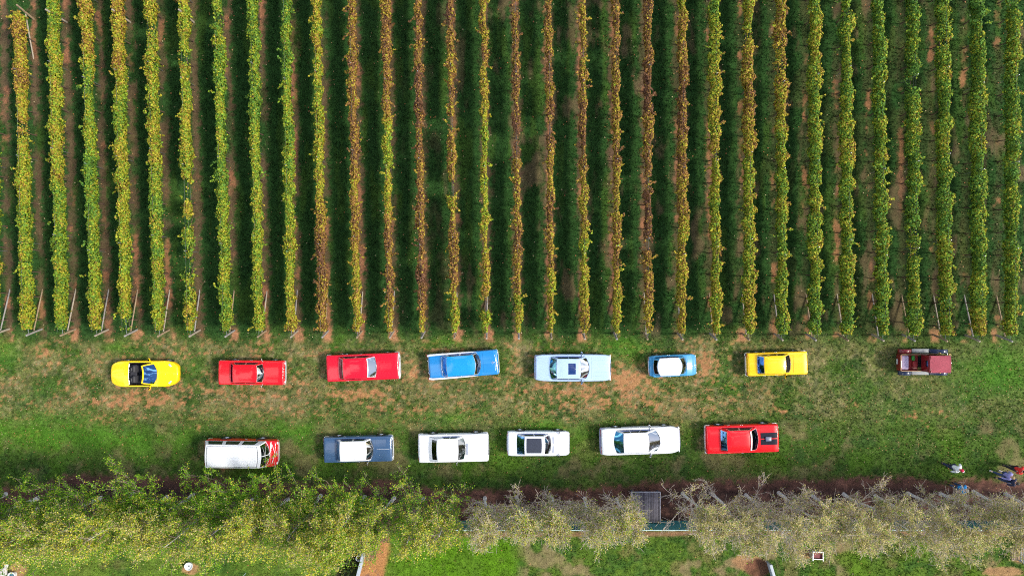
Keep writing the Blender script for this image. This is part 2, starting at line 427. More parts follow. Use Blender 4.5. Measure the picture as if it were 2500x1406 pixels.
# ------------------------------------------------------------------ vine rows
# leaf hue down each row, (photo y, hue): 0 green, 1 yellow-green, 2 yellow, 3 orange, 4 brown
HUES = [
 [(0, 2), (800, 2)], [(0, 3.2), (330, 3.3), (430, 2.3), (640, 2.0), (720, 2.7), (800, 2.2)], [(0, 1.7), (150, 2.2), (320, 2.3), (400, 2.6), (470, 1.8), (800, 1.7)],
 [(0, 3.0), (120, 2.9), (200, 1.9), (260, 1.4), (700, 1.6), (760, 2.6), (800, 2)], [(0, 3.3), (180, 2.8), (260, 1.8), (400, 2.1), (520, 2.6), (620, 1.9), (800, 1.9)],
 [(0, 2.8), (220, 2.3), (420, 2.5), (500, 1.7), (800, 1.9)], [(0, 2.9), (180, 1.8), (420, 2.4), (480, 2.5), (620, 1.7), (740, 2.8), (800, 2)], [(0, 1.4), (400, 1.5), (800, 1.7)],
 [(0, 1.5), (300, 1.6), (450, 2.1), (800, 1.8)], [(0, 1.5), (420, 1.6), (620, 2.0), (700, 2.9), (800, 2.6)], [(0, 1.7), (450, 1.7), (560, 2.8), (640, 3.3), (720, 2.6), (800, 2.9)],
 [(0, 3.0), (330, 3.2), (430, 2.8), (620, 2.4), (720, 2.0), (800, 2.2)], [(0, 3.3), (260, 3.2), (330, 1.5), (460, 1.7), (560, 3.3), (700, 3.3), (800, 1.9)],
 [(0, 3.6), (120, 3.2), (200, 3.8), (420, 3.2), (560, 3.0), (640, 3.6), (720, 3.5), (800, 2.4)], [(0, 3.4), (240, 3.2), (340, 2.7), (440, 2.5), (640, 2.8), (700, 3.0), (740, 1.9), (800, 1.6)],
 [(0, 2.6), (150, 2.8), (260, 1.9), (350, 1.3), (560, 1.6), (680, 2.3), (740, 1.6), (800, 1.5)], [(0, 3.2), (240, 3.5), (360, 3.6), (430, 2.3), (520, 2.4), (620, 3.3), (690, 2.9), (740, 2), (800, 1.8)],
 [(0, 3.0), (140, 3.3), (400, 3.0), (520, 3.4), (640, 3.0), (700, 2.0), (800, 1.8)], [(0, 2.2), (160, 3.0), (400, 3.1), (520, 2.2), (620, 1.7), (760, 2.4), (800, 1.9)],
 [(0, 3.0), (300, 2.8), (420, 2.9), (560, 2.6), (640, 2.9), (720, 2.2), (800, 2)], [(0, 3.2), (200, 3.6), (420, 3.4), (560, 3.3), (700, 3.2), (800, 2.6)],
 [(0, 2.2), (120, 3.0), (300, 3.1), (460, 2.8), (560, 2.2), (640, 1.7), (800, 1.8)], [(0, 1.2), (120, 1.3), (220, 2.0), (400, 2.1), (520, 1.8), (640, 1.6), (800, 1.9)],
 [(0, 1.5), (120, 2.6), (250, 3.3), (340, 2.8), (400, 1.6), (800, 1.6)], [(0, 2.7), (220, 2.6), (300, 1.5), (800, 1.2)],
 [(0, 1.4), (140, 1.6), (400, 1.0), (560, 1.3), (800, 1.0)], [(0, .9), (300, 1.2), (360, 1.8), (560, 1.2), (800, 1.1)], [(0, .8), (400, 1.0), (800, .9)], [(0, .8), (400, .7), (800, 1.0)],
 [(0, .9), (330, 1.3), (400, .8), (740, 1.0), (800, 1.6)], [(0, .7), (250, 1.1), (420, .7), (730, 1.0), (800, 2.0)], [(0, 1.0), (400, .8), (800, 1.2)]]
PAL = np.array([(.085, .20, .030), (.22, .34, .026), (.44, .38, .032), (.36, .19, .045), (.165, .080, .046)])
def hue_col(h):
    h = np.clip(h, 0, 3.999); i = h.astype(int); f = (h - i)[..., None]
    return PAL[i] * (1 - f) + PAL[i + 1] * f
def quads(p, nrm, size, rng, fold=.25):
    """diamond leaves, slightly folded: 4 verts, 2 triangles each"""
    n = len(p)
    nrm = nrm / np.linalg.norm(nrm, axis=1, keepdims=True)
    r = rng.normal(size=(n, 3)); u = np.cross(nrm, r); u /= np.linalg.norm(u, axis=1, keepdims=True); v = np.cross(nrm, u)
    s = size[:, None]; d = nrm * s * fold
    V = np.stack([p - u * s * .55, p + v * s * .45 + d, p + u * s * .55, p - v * s * .45 + d], 1).reshape(-1, 3)
    b = np.arange(n)[:, None] * 4
    F = np.concatenate([b + np.array([0, 1, 2]), b + np.array([0, 2, 3])], 1).reshape(-1, 3)
    return V, F

trunk_me = None; VWIRE = mat('dull_wire', (.16, .16, .17), rough=.6, metal=.5, var=.2)
ORD = ['zeroth', 'first', 'second', 'third', 'fourth', 'fifth', 'sixth', 'seventh', 'eighth', 'ninth', 'tenth', 'eleventh', 'twelfth', 'thirteenth', 'fourteenth', 'fifteenth', 'sixteenth', 'seventeenth', 'eighteenth', 'nineteenth', 'twentieth']
def ordinal(k):
    if k <= 20: return ORD[k]
    return {2: 'twenty-', 3: 'thirty-'}[k // 10] + ORD[k % 10] if k % 10 else 'thirtieth'
ROWDESC = ['yellow', 'orange-brown and yellow', 'yellow-green', 'orange-topped yellow-green', 'orange and yellow', 'golden yellow', 'golden orange', 'bright yellow-green', 'bright lime', 'lime', 'lime to rusty', 'rusty and yellow',
           'rust and green', 'mostly brown', 'thin brown', 'yellow-green and rusty', 'thin rusty', 'thin brown and yellow', 'thin yellowing', 'sparse rusty', 'brownest', 'brown to lime', 'lime and olive', 'brown and green',
           'olive and green', 'green', 'yellow-flecked green', 'leafy green', 'dense green', 'wide green', 'dense bushy green', 'bushy green']
VTOP = 23.5
for i in range(32):
    rng = np.random.default_rng(100 + i)
    x0, y0, sl = ROWS[i]
    ytop = 17.9 if i == 1 else VTOP
    if i == 0: ytop = 12.0
    root = empty('vine_row', (x0, y0, 0))
    lab = f"{ROWDESC[i]} vine row, {ordinal(i)} full row counted from the left" if i else "vine row cut off by the left edge, only its lowest leaves showing"
    tag(root, lab, 'vine row', 'rows of grapevines')
    thin = 1.0 - .20 * math.exp(-((i - 16.5) / 5.0) ** 2)
    Lr = ytop - y0
    n = int(Lr * 900 * (thin ** .6))
    y = rng.uniform(0.05, Lr, n)
    yy = y + y0
    s = i * 40.0
    lump = fbm(yy, np.full(n, s), 1.1, 200 + i, 3)
    lumpf = fbm(yy, np.full(n, s + 7), 3.2, 300 + i, 2)
    endf = sstep(-.05, .9, y)
    th = rng.uniform(0, 2 * np.pi, n)
    side_l = fbm(yy, np.where(np.cos(th) > 0, s + 3.0, s + 13.0), 1.6, 400 + i, 3)
    rad = np.where(rng.random(n) < .8, rng.normal(.95, .14, n), rng.uniform(.3, 1, n))
    hw = (.09 + .26 * sstep(.25, .8, side_l) + .10 * (lumpf - .5)) * thin * (.7 + .3 * endf) * (1.0 if i < 22 else 1.25)
    hh = (.43 + .36 * (lump - .5)) * (.75 + .25 * endf)
    zc = 1.34 + .15 * (lump - .5)
    cx, cz = np.cos(th), np.sin(th)
    px_ = hw * rad * np.sign(cx) * np.abs(cx) ** .75; pz_ = hh * rad * np.sign(cz) * np.abs(cz) ** .75
    # gaps
    gap = fbm(yy, np.full(n, s + 21), .55, 500 + i, 3) + rng.normal(0, .06, n)
    keep = gap > (.26 if thin > .9 else .30)
    p = np.stack([px_ + y * sl, y, zc + pz_], 1)
    nrm = np.stack([cx * 1.0, rng.normal(0, .3, n), cz * .8 + .55], 1) + rng.normal(0, .45, (n, 3))
    size = rng.uniform(.072, .142, n)
    # shoots sticking out sideways and up
    ns = int(Lr * 1.6)
    sp, sn, ss = [], [], []
    for k in range(ns):
        yb = rng.uniform(.2, Lr); sd_ = rng.choice([-1, 1]); Ls = rng.uniform(.05, .5) * thin
        m = 9
        t = np.linspace(0, 1, m)
        sp.append(np.stack([yb * sl + sd_ * (.18 * thin + Ls * t), yb + rng.normal(0, .2) * t + rng.normal(0, .04, m), 1.5 + rng.uniform(-.3, .4) + .1 * t - .25 * t * t + rng.normal(0, .04, m)], 1))
        sn.append(rng.normal(0, .4, (m, 3)) + [0, 0, 1]); ss.append(rng.uniform(.10, .17, m))
    sp, sn, ss = np.concatenate(sp), np.concatenate(sn), np.concatenate(ss)
    p = np.concatenate([p[keep], sp]); nrm = np.concatenate([nrm[keep], sn]); size = np.concatenate([size[keep], ss])
    V, F = quads(p, nrm, size, rng)
    hy, hv = zip(*HUES[i])
    ypx = 703 - (p[:, 1] + y0) * K * H / (H - VH)
    hue = np.interp(ypx, hy, hv) - (.78 if i < 10 else -.06 if i < 22 else .05 if i < 25 else .1) + (fbm(p[:, 1] + y0, p[:, 2] + s, 1.0, 600 + i, 3) - .5) * 2.2 + rng.normal(0, .70, len(p))
    hue += np.where(rng.random(len(p)) < .05, rng.uniform(-1, 1.4, len(p)), 0)
    if i >= 22: hue += .9 * sstep(.05, .32, p[:, 0] - p[:, 1] * sl) - .25  # sunlit right edge painted in: leaves on that side turned yellower
    col = hue_col(hue) * (rng.uniform(.55, 1.35, (len(p), 1)) * np.where(rng.random((len(p), 1)) < .22, .45, 1))
    mesh_obj('foliage', V, F, VINE_LEAF, root, None, None, np.repeat(col, 4, 0))
    # trunks: one mesh, copied along the row
    if trunk_me is None:
        b = MB(); b.tube([(0, 0, -.05), (.03, .02, .3), (-.02, .05, .6), (.01, 0, .9), (0, .02, 1.0)], [.05, .035, .03, .028, .03], 7)
        b.tube([(0, .02, .96), (.01, .3, 1.0), (0, .75, .98)], [.025, .02, .012], 6); b.tube([(0, .02, .96), (-.01, -.3, 1.01), (0, -.75, .98)], [.025, .02, .012], 6)
        t0 = b.build('trunk', VBARK, root); trunk_me = t0.data; COL.objects.unlink(t0); bpy.data.objects.remove(t0)
    k = 0.7
    while k < Lr - .4:
        o = bpy.data.objects.new('trunk', trunk_me); link(o, root); yk = k + rng.uniform(-.15, .15)
        o.location = (yk * sl, yk, 0); o.rotation_euler = (0, 0, rng.uniform(-.3, .3) + (math.pi if rng.random() < .5 else 0)); k += 1.55
    b = MB()
    for zw, dx in ((.95, 0), (1.38, .03), (1.74, -.02)):
        b.tube([(dx, -.1, zw), (dx + Lr * sl, Lr, zw)], .004, 4)
    b.build('trellis_wire', VWIRE, root)
    for yk in np.arange(5.2 + (i % 3) * .5, Lr - 1.5, 5.6):
        b = MB(); b.box((0, 0, .98), (.05, .04, 2.0), bev=.008)
        o = b.build('trellis_post', WIRE, root); o.location = (yk * sl, yk, 0)

# end posts with their braces: each is a thing of its own
def make_end_post(i, x, y, diry, lean, ht, braced, lab):
    rng = random.Random(i * 7 + int(diry))
    r = empty('end_post', (x, y, 0))
    tag(r, lab, 'end post', 'end posts of the vine rows')
    b = MB(); lx = rng.uniform(-.03, .03)
    b.tube([(0, 0, -.1), (lx * .5, diry * lean * .5, ht * .5), (lx, diry * lean, ht - .01), (lx, diry * (lean + .005), ht)], [.068, .065, .062, .052], 12)
    b.build('post', POSTW[i % 3], r)
    if braced:
        b = MB(); bx = rng.uniform(-.05, .05)
        b.tube([(bx, -diry * 2.75, -.06), (bx * .6, -diry * 1.3, .38), (lx * .4, diry * lean * .45 - diry * .09, .78)], [.042, .044, .04], 10)
        b.build('brace', POSTW[(i + 1) % 3], r)
    b = MB(); b.lathe([(.082, 0), (.086, .012), (.082, .024)], 14, Matrix.Translation((lx * .8, diry * lean * .85, ht * .86)), closed=True)
    b.tube([(lx * .8, diry * lean * .85 - diry * .07, ht * .86), (0, -diry * .8, 1.35)], .006, 5)
    b.build('wire_tie', WIRE, r)
POSTW = [mat('post_timber_pale', (.32, .27, .21), rough=.8, var=.25, scale=7, bump=.3), mat('post_timber_grey', (.27, .25, .235), rough=.85, var=.25, scale=8, bump=.3), mat('post_timber_tan', (.29, .21, .13), rough=.8, var=.3, scale=7, bump=.3)]
for i in range(32):
    x0, y0, sl = ROWS[i]
    if i == 0: lab = 'timber end post and brace at the left edge of the photo'
    else: lab = f"{'pale' if i < 12 else 'grey'} timber end post and brace closing the {ordinal(i)} full vine row from the left"
    make_end_post(i, x0, y0 - .02, -1, .34, 1.5 if i < 20 else 1.45, True, lab)
make_end_post(41, row_x(1, 18.1), 18.1, 1, .30, 1.62, True, 'pale leaning end post at the far upper-left tip of the first vine row')
b = MB(); b.tube([(0, 0, -.1), (0, .01, 2.05), (0, .01, 2.1)], [.065, .06, .05], 12)
for i in (2, 4, 6):
    o = b.build('line_post', POSTW[0], None)
    o.location = (row_x(i, 17.9) + .03, 17.9, 0)
    tag(o, f"pale line post poking through the leaves near the top of the {ordinal(i)} full vine row", 'post', 'line posts in the vine rows')
# ------------------------------------------------------------------ tree line
def norm(v): return v / (np.linalg.norm(v, axis=-1, keepdims=True) + 1e-9)
def seg_tubes(P0, P1, R0, R1):
    """three-sided tubes for many segments at once"""
    n = len(P0); d = norm(P1 - P0)
    ref = np.where(np.abs(d[:, 2:3]) < .9, np.array([[0, 0, 1.]]), np.array([[1., 0, 0]]))
    a = norm(np.cross(d, ref)); b_ = np.cross(d, a)
    V = np.empty((n, 6, 3))
    for k in range(3):
        t = 2 * math.pi * k / 3; o = a * math.cos(t) + b_ * math.sin(t)
        V[:, k] = P0 + o * R0[:, None]; V[:, 3 + k] = P1 + o * R1[:, None]
    b0 = np.arange(n)[:, None] * 6
    F = np.concatenate([b0 + np.array([k, (k + 1) % 3, 3 + (k + 1) % 3, 3 + k]) for k in range(3)], 1).reshape(-1, 4)
    return V.reshape(-1, 3), F
def grow(rng, P, D, L, nseg, up, wig):
    """branches from points P along D with length L; returns (n, nseg+1, 3)"""
    pts = [P]; d = norm(D)
    for k in range(nseg):
        d = norm(d + np.array([0, 0, up]) + rng.normal(0, wig, d.shape))
        pts.append(pts[-1] + d * (L / nseg)[:, None])
    return np.stack(pts, 1)
LEAFPAL = {'green': [(.15, .37, .024), (.27, .50, .032), (.10, .27, .028), (.36, .54, .036)], 'gold': [(.58, .56, .055), (.74, .64, .085), (.42, .54, .04), (.68, .58, .06)], 'straw': [(.64, .53, .22), (.50, .45, .17), (.70, .60, .28), (.32, .35, .10)]}
def tree(px, py, ht, cr, leaf, tw, kind, lab, seed, low=1.0):
    rng = np.random.default_rng(seed)
    root = empty('tree', (gx(px), gy(py), 0))
    tag(root, lab, 'tree', 'trees in the line along the fence')
    lx, ly = rng.normal(0, .12, 2)
    zs = np.linspace(-.1, ht * .93, 9)
    b = MB(); f = np.clip(zs / ht, 0, 1)
    tp = np.stack([lx * f * 2 + .07 * np.sin(f * 9 + seed), ly * f * 2 + .07 * np.cos(f * 8 + seed), zs], 1)
    rads = [float(.098 * (1 - .85 * q) + (.05 if q < .03 else 0)) for q in f]
    b.tube([tuple(p) for p in tp], rads, 9); b.build('trunk', BARK, root)
    nl = int((30 + ht * 3) * (.62 if kind == 'bare' else 1))
    t = np.sort(rng.uniform(low / ht, .92, nl)); z = t * ht
    P = np.stack([np.interp(z, zs, tp[:, 0]), np.interp(z, zs, tp[:, 1]), z], 1)
    az = rng.uniform(0, 2 * np.pi, nl) ; el = rng.uniform(.35, .85, nl)
    D = np.stack([np.cos(az) * np.cos(el), np.sin(az) * np.cos(el), np.sin(el)], 1)
    L = cr * (1.6 if kind == 'bare' else 1.35) * (1 - .52 * t) * rng.uniform(.7, 1.25, nl) * np.where(t < .35, 1.75 if kind in ('green', 'gold') else 1.3, 1)
    A = grow(rng, P, D, L, 5, .10, .13)
    segs = [(A[:, k], A[:, k + 1], .040 * (1 - .14 * k) * (1 - .5 * t), .040 * (1 - .14 * (k + 1)) * (1 - .5 * t)) for k in range(5)]
    nt_ = int(7 * tw) + 3
    ii = np.repeat(np.arange(nl), nt_); kk = rng.uniform(.25, 1.0, len(ii)) * 5; k0 = np.minimum(kk.astype(int), 4); fr = (kk - k0)[:, None]
    P2 = A[ii, k0] * (1 - fr) + A[ii, k0 + 1] * fr
    D2 = norm(A[ii, k0 + 1] - A[ii, k0]) + rng.normal(0, .55, (len(ii), 3))
    B2 = grow(rng, P2, D2, rng.uniform(.40, 1.0, len(ii)) * (.6 + .4 * cr / 1.6), 3, .16, .18)
    segs += [(B2[:, k], B2[:, k + 1], np.full(len(ii), .015 - .003 * k), np.full(len(ii), .012 - .003 * k)) for k in range(3)]
    if tw > 1.4:
        jj = np.repeat(np.arange(len(ii)), 2); m = rng.integers(1, 3, len(jj))
        P3 = B2[jj, m]; D3 = norm(B2[jj, m + 1] - B2[jj, m]) + rng.normal(0, .6, (len(jj), 3))
        B3 = grow(rng, P3, D3, rng.uniform(.20, .60, len(jj)), 2, .08, .3)
        segs += [(B3[:, k], B3[:, k + 1], np.full(len(jj), .010), np.full(len(jj), .007)) for k in range(2)]
    V, F = seg_tubes(*[np.concatenate([s_[q] for s_ in segs]) for q in range(4)])
    mesh_obj('branches', V, F, TWIG if kind in ('mid', 'bare') else TWIG_DARK, root)
    n = int(leaf * rng.uniform(.75, 1.15))
    w = np.clip((B2[:, -1, 2] / ht), .05, 1) ** {'green': .1, 'gold': .35, 'mid': 2.0, 'bare': 3.0}[kind]; w = w / w.sum()
    j = rng.choice(len(ii), n, p=w); q = rng.uniform(.2, 1.15, n) * 3; q0 = np.minimum(q.astype(int), 2); fr = (q - q0)[:, None]
    p = B2[j, q0] * (1 - fr) + B2[j, q0 + 1] * fr + rng.normal(0, .075, (n, 3))
    p[:, 2] = np.maximum(p[:, 2], .15)
    nrm = rng.normal(0, .6, (n, 3)) + [0, 0, .7]
    V, F = quads(p, nrm, rng.uniform(.046, .094, n) * (.92 if kind in ('mid', 'bare') else 1), rng)
    hz = np.clip(p[:, 2] / ht, 0, 1)
    g, y_, s_ = (np.array(LEAFPAL[q_]) for q_ in ('green', 'gold', 'straw'))
    c = g[rng.integers(0, 4, n)]
    tone = fbm(p[:, 0] + seed, p[:, 1] + p[:, 2] * .6, .8, seed, 2) + rng.normal(0, .12, n)
    if kind == 'green':
        a = rng.random(n) < np.clip(sstep(.57, .74, tone) * .3 + sstep(.60, 1.0, hz) * .45, 0, .7); c[a] = y_[rng.integers(0, 4, a.sum())]
        a = rng.random(n) < .42 * sstep(.55, .95, hz); c[a] = s_[rng.integers(0, 4, a.sum())]
    elif kind == 'gold':
        a = rng.random(n) < np.clip(sstep(.50, .66, tone) * .4 + sstep(.50, .95, hz) * .45, 0, .8); c[a] = y_[rng.integers(0, 4, a.sum())]
        a = rng.random(n) < .30 * sstep(.4, .9, hz); c[a] = s_[rng.integers(0, 4, a.sum())]
    elif kind == 'mid':
        a = rng.random(n) < .75; c[a] = s_[rng.integers(0, 4, a.sum())]
        a = rng.random(n) < .2; c[a] = y_[rng.integers(0, 4, a.sum())]
    else:
        a = rng.random(n) < .9; c[a] = s_[rng.integers(0, 4, a.sum())]
    mesh_obj('crown', V, F, TREE_LEAF, root, None, None, np.repeat(c * rng.uniform(.7, 1.25, (n, 1)), 4, 0))

TREES = []   # px of the base, height, crown radius, leaves, twigs, kind
for k, x in enumerate(range(20, 860, 76)): TREES.append((x + (k * 37 % 17) - 8, 1212 + (k * 53 % 15) - 7, 7.9 + (k * 29 % 10) * .16, 1.8, 19500, 1.2, ('green', 'green', 'green', 'gold', 'green', 'gold')[k % 6]))
for x, h, l in ((888, 7.9, 12500), (960, 7.6, 11500), (1034, 7.9, 10500), (1110, 7.6, 8500)): TREES.append((x, 1214, h, 1.35, l, 1.0, 'gold'))
for x, h, l in ((1186, 7.0, 8000), (1262, 6.9, 7600), (1345, 6.9, 7400), (1425, 7.2, 7600), (1505, 7.3, 7800)): TREES.append((x, 1216, h, 1.05, l, 1.5, 'mid'))
for k, x in enumerate((1668, 1742, 1822, 1900, 1980, 2058, 2138, 2218, 2298, 2376, 2452)): TREES.append((x, 1206 + (k * 31 % 9) - 4, 7.9 + (k * 17 % 7) * .12, 1.45, 7600, 1.6, 'bare'))
KW = {'green': 'dense leafy green tree', 'gold': 'leafy yellow-green tree', 'mid': 'slim sparse straw-coloured tree', 'bare': 'mostly bare grey-twigged tree'}
NEAR = [(20, 'at the left edge'), (500, 'left of the red and white van'), (700, 'near the red and white van'), (965, 'near the navy car with white roof'), (1195, 'near the white two-door car'), (1395, 'near the small white car with black sunroof'), (1530, 'left of the dark plank platform'), (1900, 'right of the dark plank platform'), (2320, 'left of the walking people'), (2600, 'near the walking people')]
for k, (x, y, h, cr, lf, tw, kd) in enumerate(TREES):
    nr = next(t for q, t in NEAR if x <= q)
    tree(x, y, h, cr, lf, tw, kd, f"{KW[kd]}, {ordinal(k + 1)} from the left, {nr}", 900 + k, low=1.9 if kd == 'bare' else 1.0)

# ------------------------------------------------------------------ corrugated fence
TEAL = mat('teal_metal_sheet', (.05, .20, .20), rough=.45, var=.15, scale=2)
CAPM = mat('pale_metal_cap', (.40, .56, .56), rough=.4, var=.1, scale=3)
fy = gy(1270)
fx0, fx1, pw = gx(1105), gx(2560), 2.35
fr = empty('metal_fence', ((fx0 + fx1) / 2, fy, 0))
tag(fr, 'teal ribbed metal fence with a pale cap rail behind the tree line', 'fence')
x = fx0 - fr.location.x; xe = fx1 - fr.location.x
n_p = int(round((xe - x) / pw)); pw = (xe - x) / n_p
for k in range(n_p):
    xa = x + k * pw + .03; xb = x + (k + 1) * pw - .03
    b = MB(); xs = []; m = 13
    for q in range(m):
        u0 = xa + (xb - xa) * q / m; w_ = (xb - xa) / m
        xs += [(u0, 0), (u0 + w_ * .55, 0), (u0 + w_ * .66, .03), (u0 + w_ * .9, .03)]
    xs.append((xb, 0))
    for side in (0, 1):
        o_ = .004 * side
        b.grid(lambda u, v: (xs[int(u)][0], xs[int(u)][1] - o_, v), list(range(len(xs))), [.03, .9, 1.78], flip=bool(side))
    b.build('sheet_panel', TEAL, fr, 20)
for k in range(n_p + 1):
    b = MB(); b.box((x + k * pw, .0, .9), (.06, .06, 1.82), bev=.008); b.build('fence_post', TEAL, fr)
b = MB(); b.box(((x + xe) / 2, -.01, 1.81), (xe - x, .05, .05), bev=.012); b.build('cap_rail', CAPM, fr)
b = MB(); b.box(((x + xe) / 2, -.045, .35), (xe - x, .03, .06)); b.build('lower_rail', TEAL, fr)

# ------------------------------------------------------------------ plank platform
PLANK = [mat('dark_plank_a', (.062, .058, .075), rough=.8, var=.35, scale=5, bump=.4), mat('dark_plank_b', (.090, .084, .105), rough=.8, var=.35, scale=5, bump=.4), mat('dark_plank_c', (.042, .038, .052), rough=.85, var=.3, scale=5, bump=.4)]
hz = .62
xa, xb, ya, yb = gx(1541, hz), gx(1613, hz), gy(1274, hz), gy(1200, hz)
pf = empty('plank_platform', ((xa + xb) / 2, (ya + yb) / 2, 0))
tag(pf, 'square platform of dark weathered planks standing in the mulch beside the teal fence', 'platform')
wx, wy = xb - xa, yb - ya
b = MB(); m = 17; rr = random.Random(3)
for k in range(m):
    b.box((-wx / 2 + .04 + (k + .5) * (wx - .08) / m, rr.uniform(-.006, .006), hz - .02 + rr.uniform(-.004, .004)), ((wx - .08) / m - .014, wy - .09, .035), bev=.006, mi=rr.choice((0, 0, 1, 1, 2)))
b.build('plank_top', PLANK, pf)
b = MB()
for sx in (-1, 1): b.box((sx * (wx / 2 - .02), 0, hz - .045), (.04, wy, .11), bev=.006)
for sy in (-1, 1): b.box((0, sy * (wy / 2 - .02), hz - .045), (wx - .084, .04, .11), bev=.006)
b.build('edge_frame', mat('grey_edge_board', (.26, .26, .31), rough=.7, var=.25, scale=6), pf)
for sx in (-1, 1):
    for sy in (-1, 1):
        b = MB(); b.box((sx * (wx / 2 - .1), sy * (wy / 2 - .1), hz / 2 - .06), (.1, .1, hz - .04), bev=.01); b.build('leg', PLANK[0], pf)

# ------------------------------------------------------------------ small things on the lawn
# white-rimmed box with a recessed red top
WHITEP = mat('white_painted_board', (.62, .64, .66), rough=.5, var=.06, scale=6)
bh = .58
bxo = empty('wooden_box', (gx(1993, .3), gy(1352, .3), 0), RAD(-2))
tag(bxo, 'open box with white rim, red lining and tan sides standing on the lawn', 'box')
sx_, sy_ = .74, .56
b = MB()
for s in (-1, 1):
    b.box((0, s * (sy_ / 2 - .02), bh / 2), (sx_, .04, bh - .04), bev=.005); b.box((s * (sx_ / 2 - .02), 0, bh / 2), (.04, sy_ - .084, bh - .04), bev=.005)
b.build('side_board', mat('tan_side_board', (.36, .27, .18), rough=.8, var=.3, scale=8), bxo)
b = MB(); b.box((0, 0, bh - .14), (sx_ - .085, sy_ - .085, .03)); b.build('lining', mat('dark_red_lining', (.15, .022, .03), rough=.6, var=.4, scale=7), bxo)
b = MB()
b.box((0, sy_ / 2 - .03, bh + .005), (sx_ + .02, .07, .035), bev=.006)
for s in (-1, 1): b.box((s * (sx_ / 2 - .03), -.06, bh + .003), (.07, sy_ + .02, .03), bev=.006)
b.box((0, -sy_ / 2 + .05, bh), (sx_ - .09, .05, .03), bev=.006)
b.build('rim', WHITEP, bxo)
# white bowl
bw = empty('bird_bath', (gx(460, .25), gy(1382, .25), 0)); tag(bw, 'round white bowl with a dark centre standing on bare soil in the lawn', 'bird bath')
b = MB(); b.lathe([(.0, .05), (.17, .0), (.20, .02), (.26, .20), (.275, .26), (.262, .285), (.235, .275), (.19, .20), (.06, .17), (.0, .17)], 32); b.build('bowl', WHITEP, bw)
b = MB(); b.lathe([(0, .185), (.045, .19), (.05, .165), (0, .165)], 16); b.build('drain_plug', TRIM, bw)
# corner: stone blocks and pot
for k, (cx, cy, dx, dy, h_, lb) in enumerate([(4, 1397, .62, .5, .16, 'pale grey stone block at the lower-left corner of the lawn'), (14, 1381, .3, .26, .10, 'small pale stone above the grey block in the lower-left corner')]):
    b = MB(); b.box((0, 0, h_ / 2), (dx, dy, h_), bev=.04); o = b.build('stone_block', mat('pale_stone', (.48, .45, .43), rough=.8, var=.2, scale=7, bump=.3), None); o.location = (gx(cx, h_), gy(cy, h_), 0); o.rotation_euler = (0, 0, .3 + k); tag(o, lb, 'stone')
pt = empty('garden_pot', (gx(28, .3), gy(1405, .3), 0)); tag(pt, 'white rimmed round pot at the bottom edge near the lower-left corner', 'pot')
b = MB(); b.lathe([(0, 0), (.17, 0), (.22, .28), (.25, .30), (.25, .33), (.20, .33), (.18, .26), (0, .26)], 28); b.build('pot_body', WHITEP, pt)
b = MB(); b.lathe([(0, .275), (.10, .272), (.178, .262)], 20); b.build('water', mat('pot_water', (.02, .10, .13), rough=.1), pt)
# low slanting wall with the bark path, pipe ring beside it
def low_wall(p0, p1, h_, th, name, lab, m, cat):
    a = Vector((gx(p0[0], h_), gy(p0[1], h_), 0)); c = Vector((gx(p1[0], h_), gy(p1[1], h_), 0)); d = c - a
    r = empty(name, (a + c) / 2, math.atan2(d.y, d.x)); tag(r, lab, cat)
    L = d.length
    b = MB(); nb = max(2, int(L / 1.2))
    for k in range(nb): b.box((-L / 2 + (k + .5) * L / nb, 0, h_ / 2 - .03), (L / nb - .012, th, h_), bev=.012)
    b.build('sleeper', m, r)
    b = MB(); b.box((0, 0, h_ - .015), (L, th + .06, .04), bev=.01); b.build('capping', mat('pale_blue_grey_board', (.34, .38, .44), rough=.55, var=.15, scale=4), r)
    return r
GREYB = mat('blue_grey_board', (.36, .40, .46), rough=.6, var=.2, scale=5)
low_wall((888, 1349), (868, 1425), .55, .16, 'garden_wall', 'low grey board wall slanting down to the bottom edge beside the orange bark path', GREYB, 'garden wall')
low_wall((1882, 1378), (1896, 1425), .7, .12, 'garden_wall', 'short grey and white board wall at the bottom edge below the white-rimmed box', GREYB, 'garden wall')
b = MB(); b.lathe([(.155, .30), (.155, .0), (.185, .0), (.185, .30), (.17, .315)], 24, closed=True)
o = b.build('pipe', WHITEP, None); o.location = (gx(875, .3), gy(1363, .3), 0); tag(o, 'short white upright pipe beside the slanting garden wall', 'pipe')
# broad-leaved plants in the bed left of the wall
rng = np.random.default_rng(77)
for k, (cx, cy) in enumerate([(848, 1352), (862, 1380), (846, 1396), (836, 1372)]):
    r = empty('bed_plant', (gx(cx), gy(cy), 0)); tag(r, ['low dark plant at the upper end of the bed beside the garden wall', 'low dark plant close against the slanting garden wall', 'low dark plant in the bed at the bottom edge of the photo', 'low green plant in the middle of the bed, farthest from the wall'][k], 'plant', 'plants in the bed beside the garden wall')
    n = 110; a = rng.uniform(0, 6.28, n); q = np.sqrt(rng.random(n)) * .4
    p = np.stack([np.cos(a) * q, np.sin(a) * q, rng.uniform(.05, .4, n) * (1 - q)], 1)
    V, F = quads(p, rng.normal(0, .5, (n, 3)) + [0, 0, .8], rng.uniform(.08, .17, n), rng)
    c = np.array([(.05, .09, .02), (.13, .15, .03), (.03, .05, .02)])[rng.integers(0, 3, n)]
    mesh_obj('leaves', V, F, TREE_LEAF, r, None, None, np.repeat(c, 4, 0))
    b = MB(); b.tube([(0, 0, -.03), (.01, .01, .15), (.02, 0, .28)], [.02, .015, .008], 6); b.build('stem', VBARK, r)
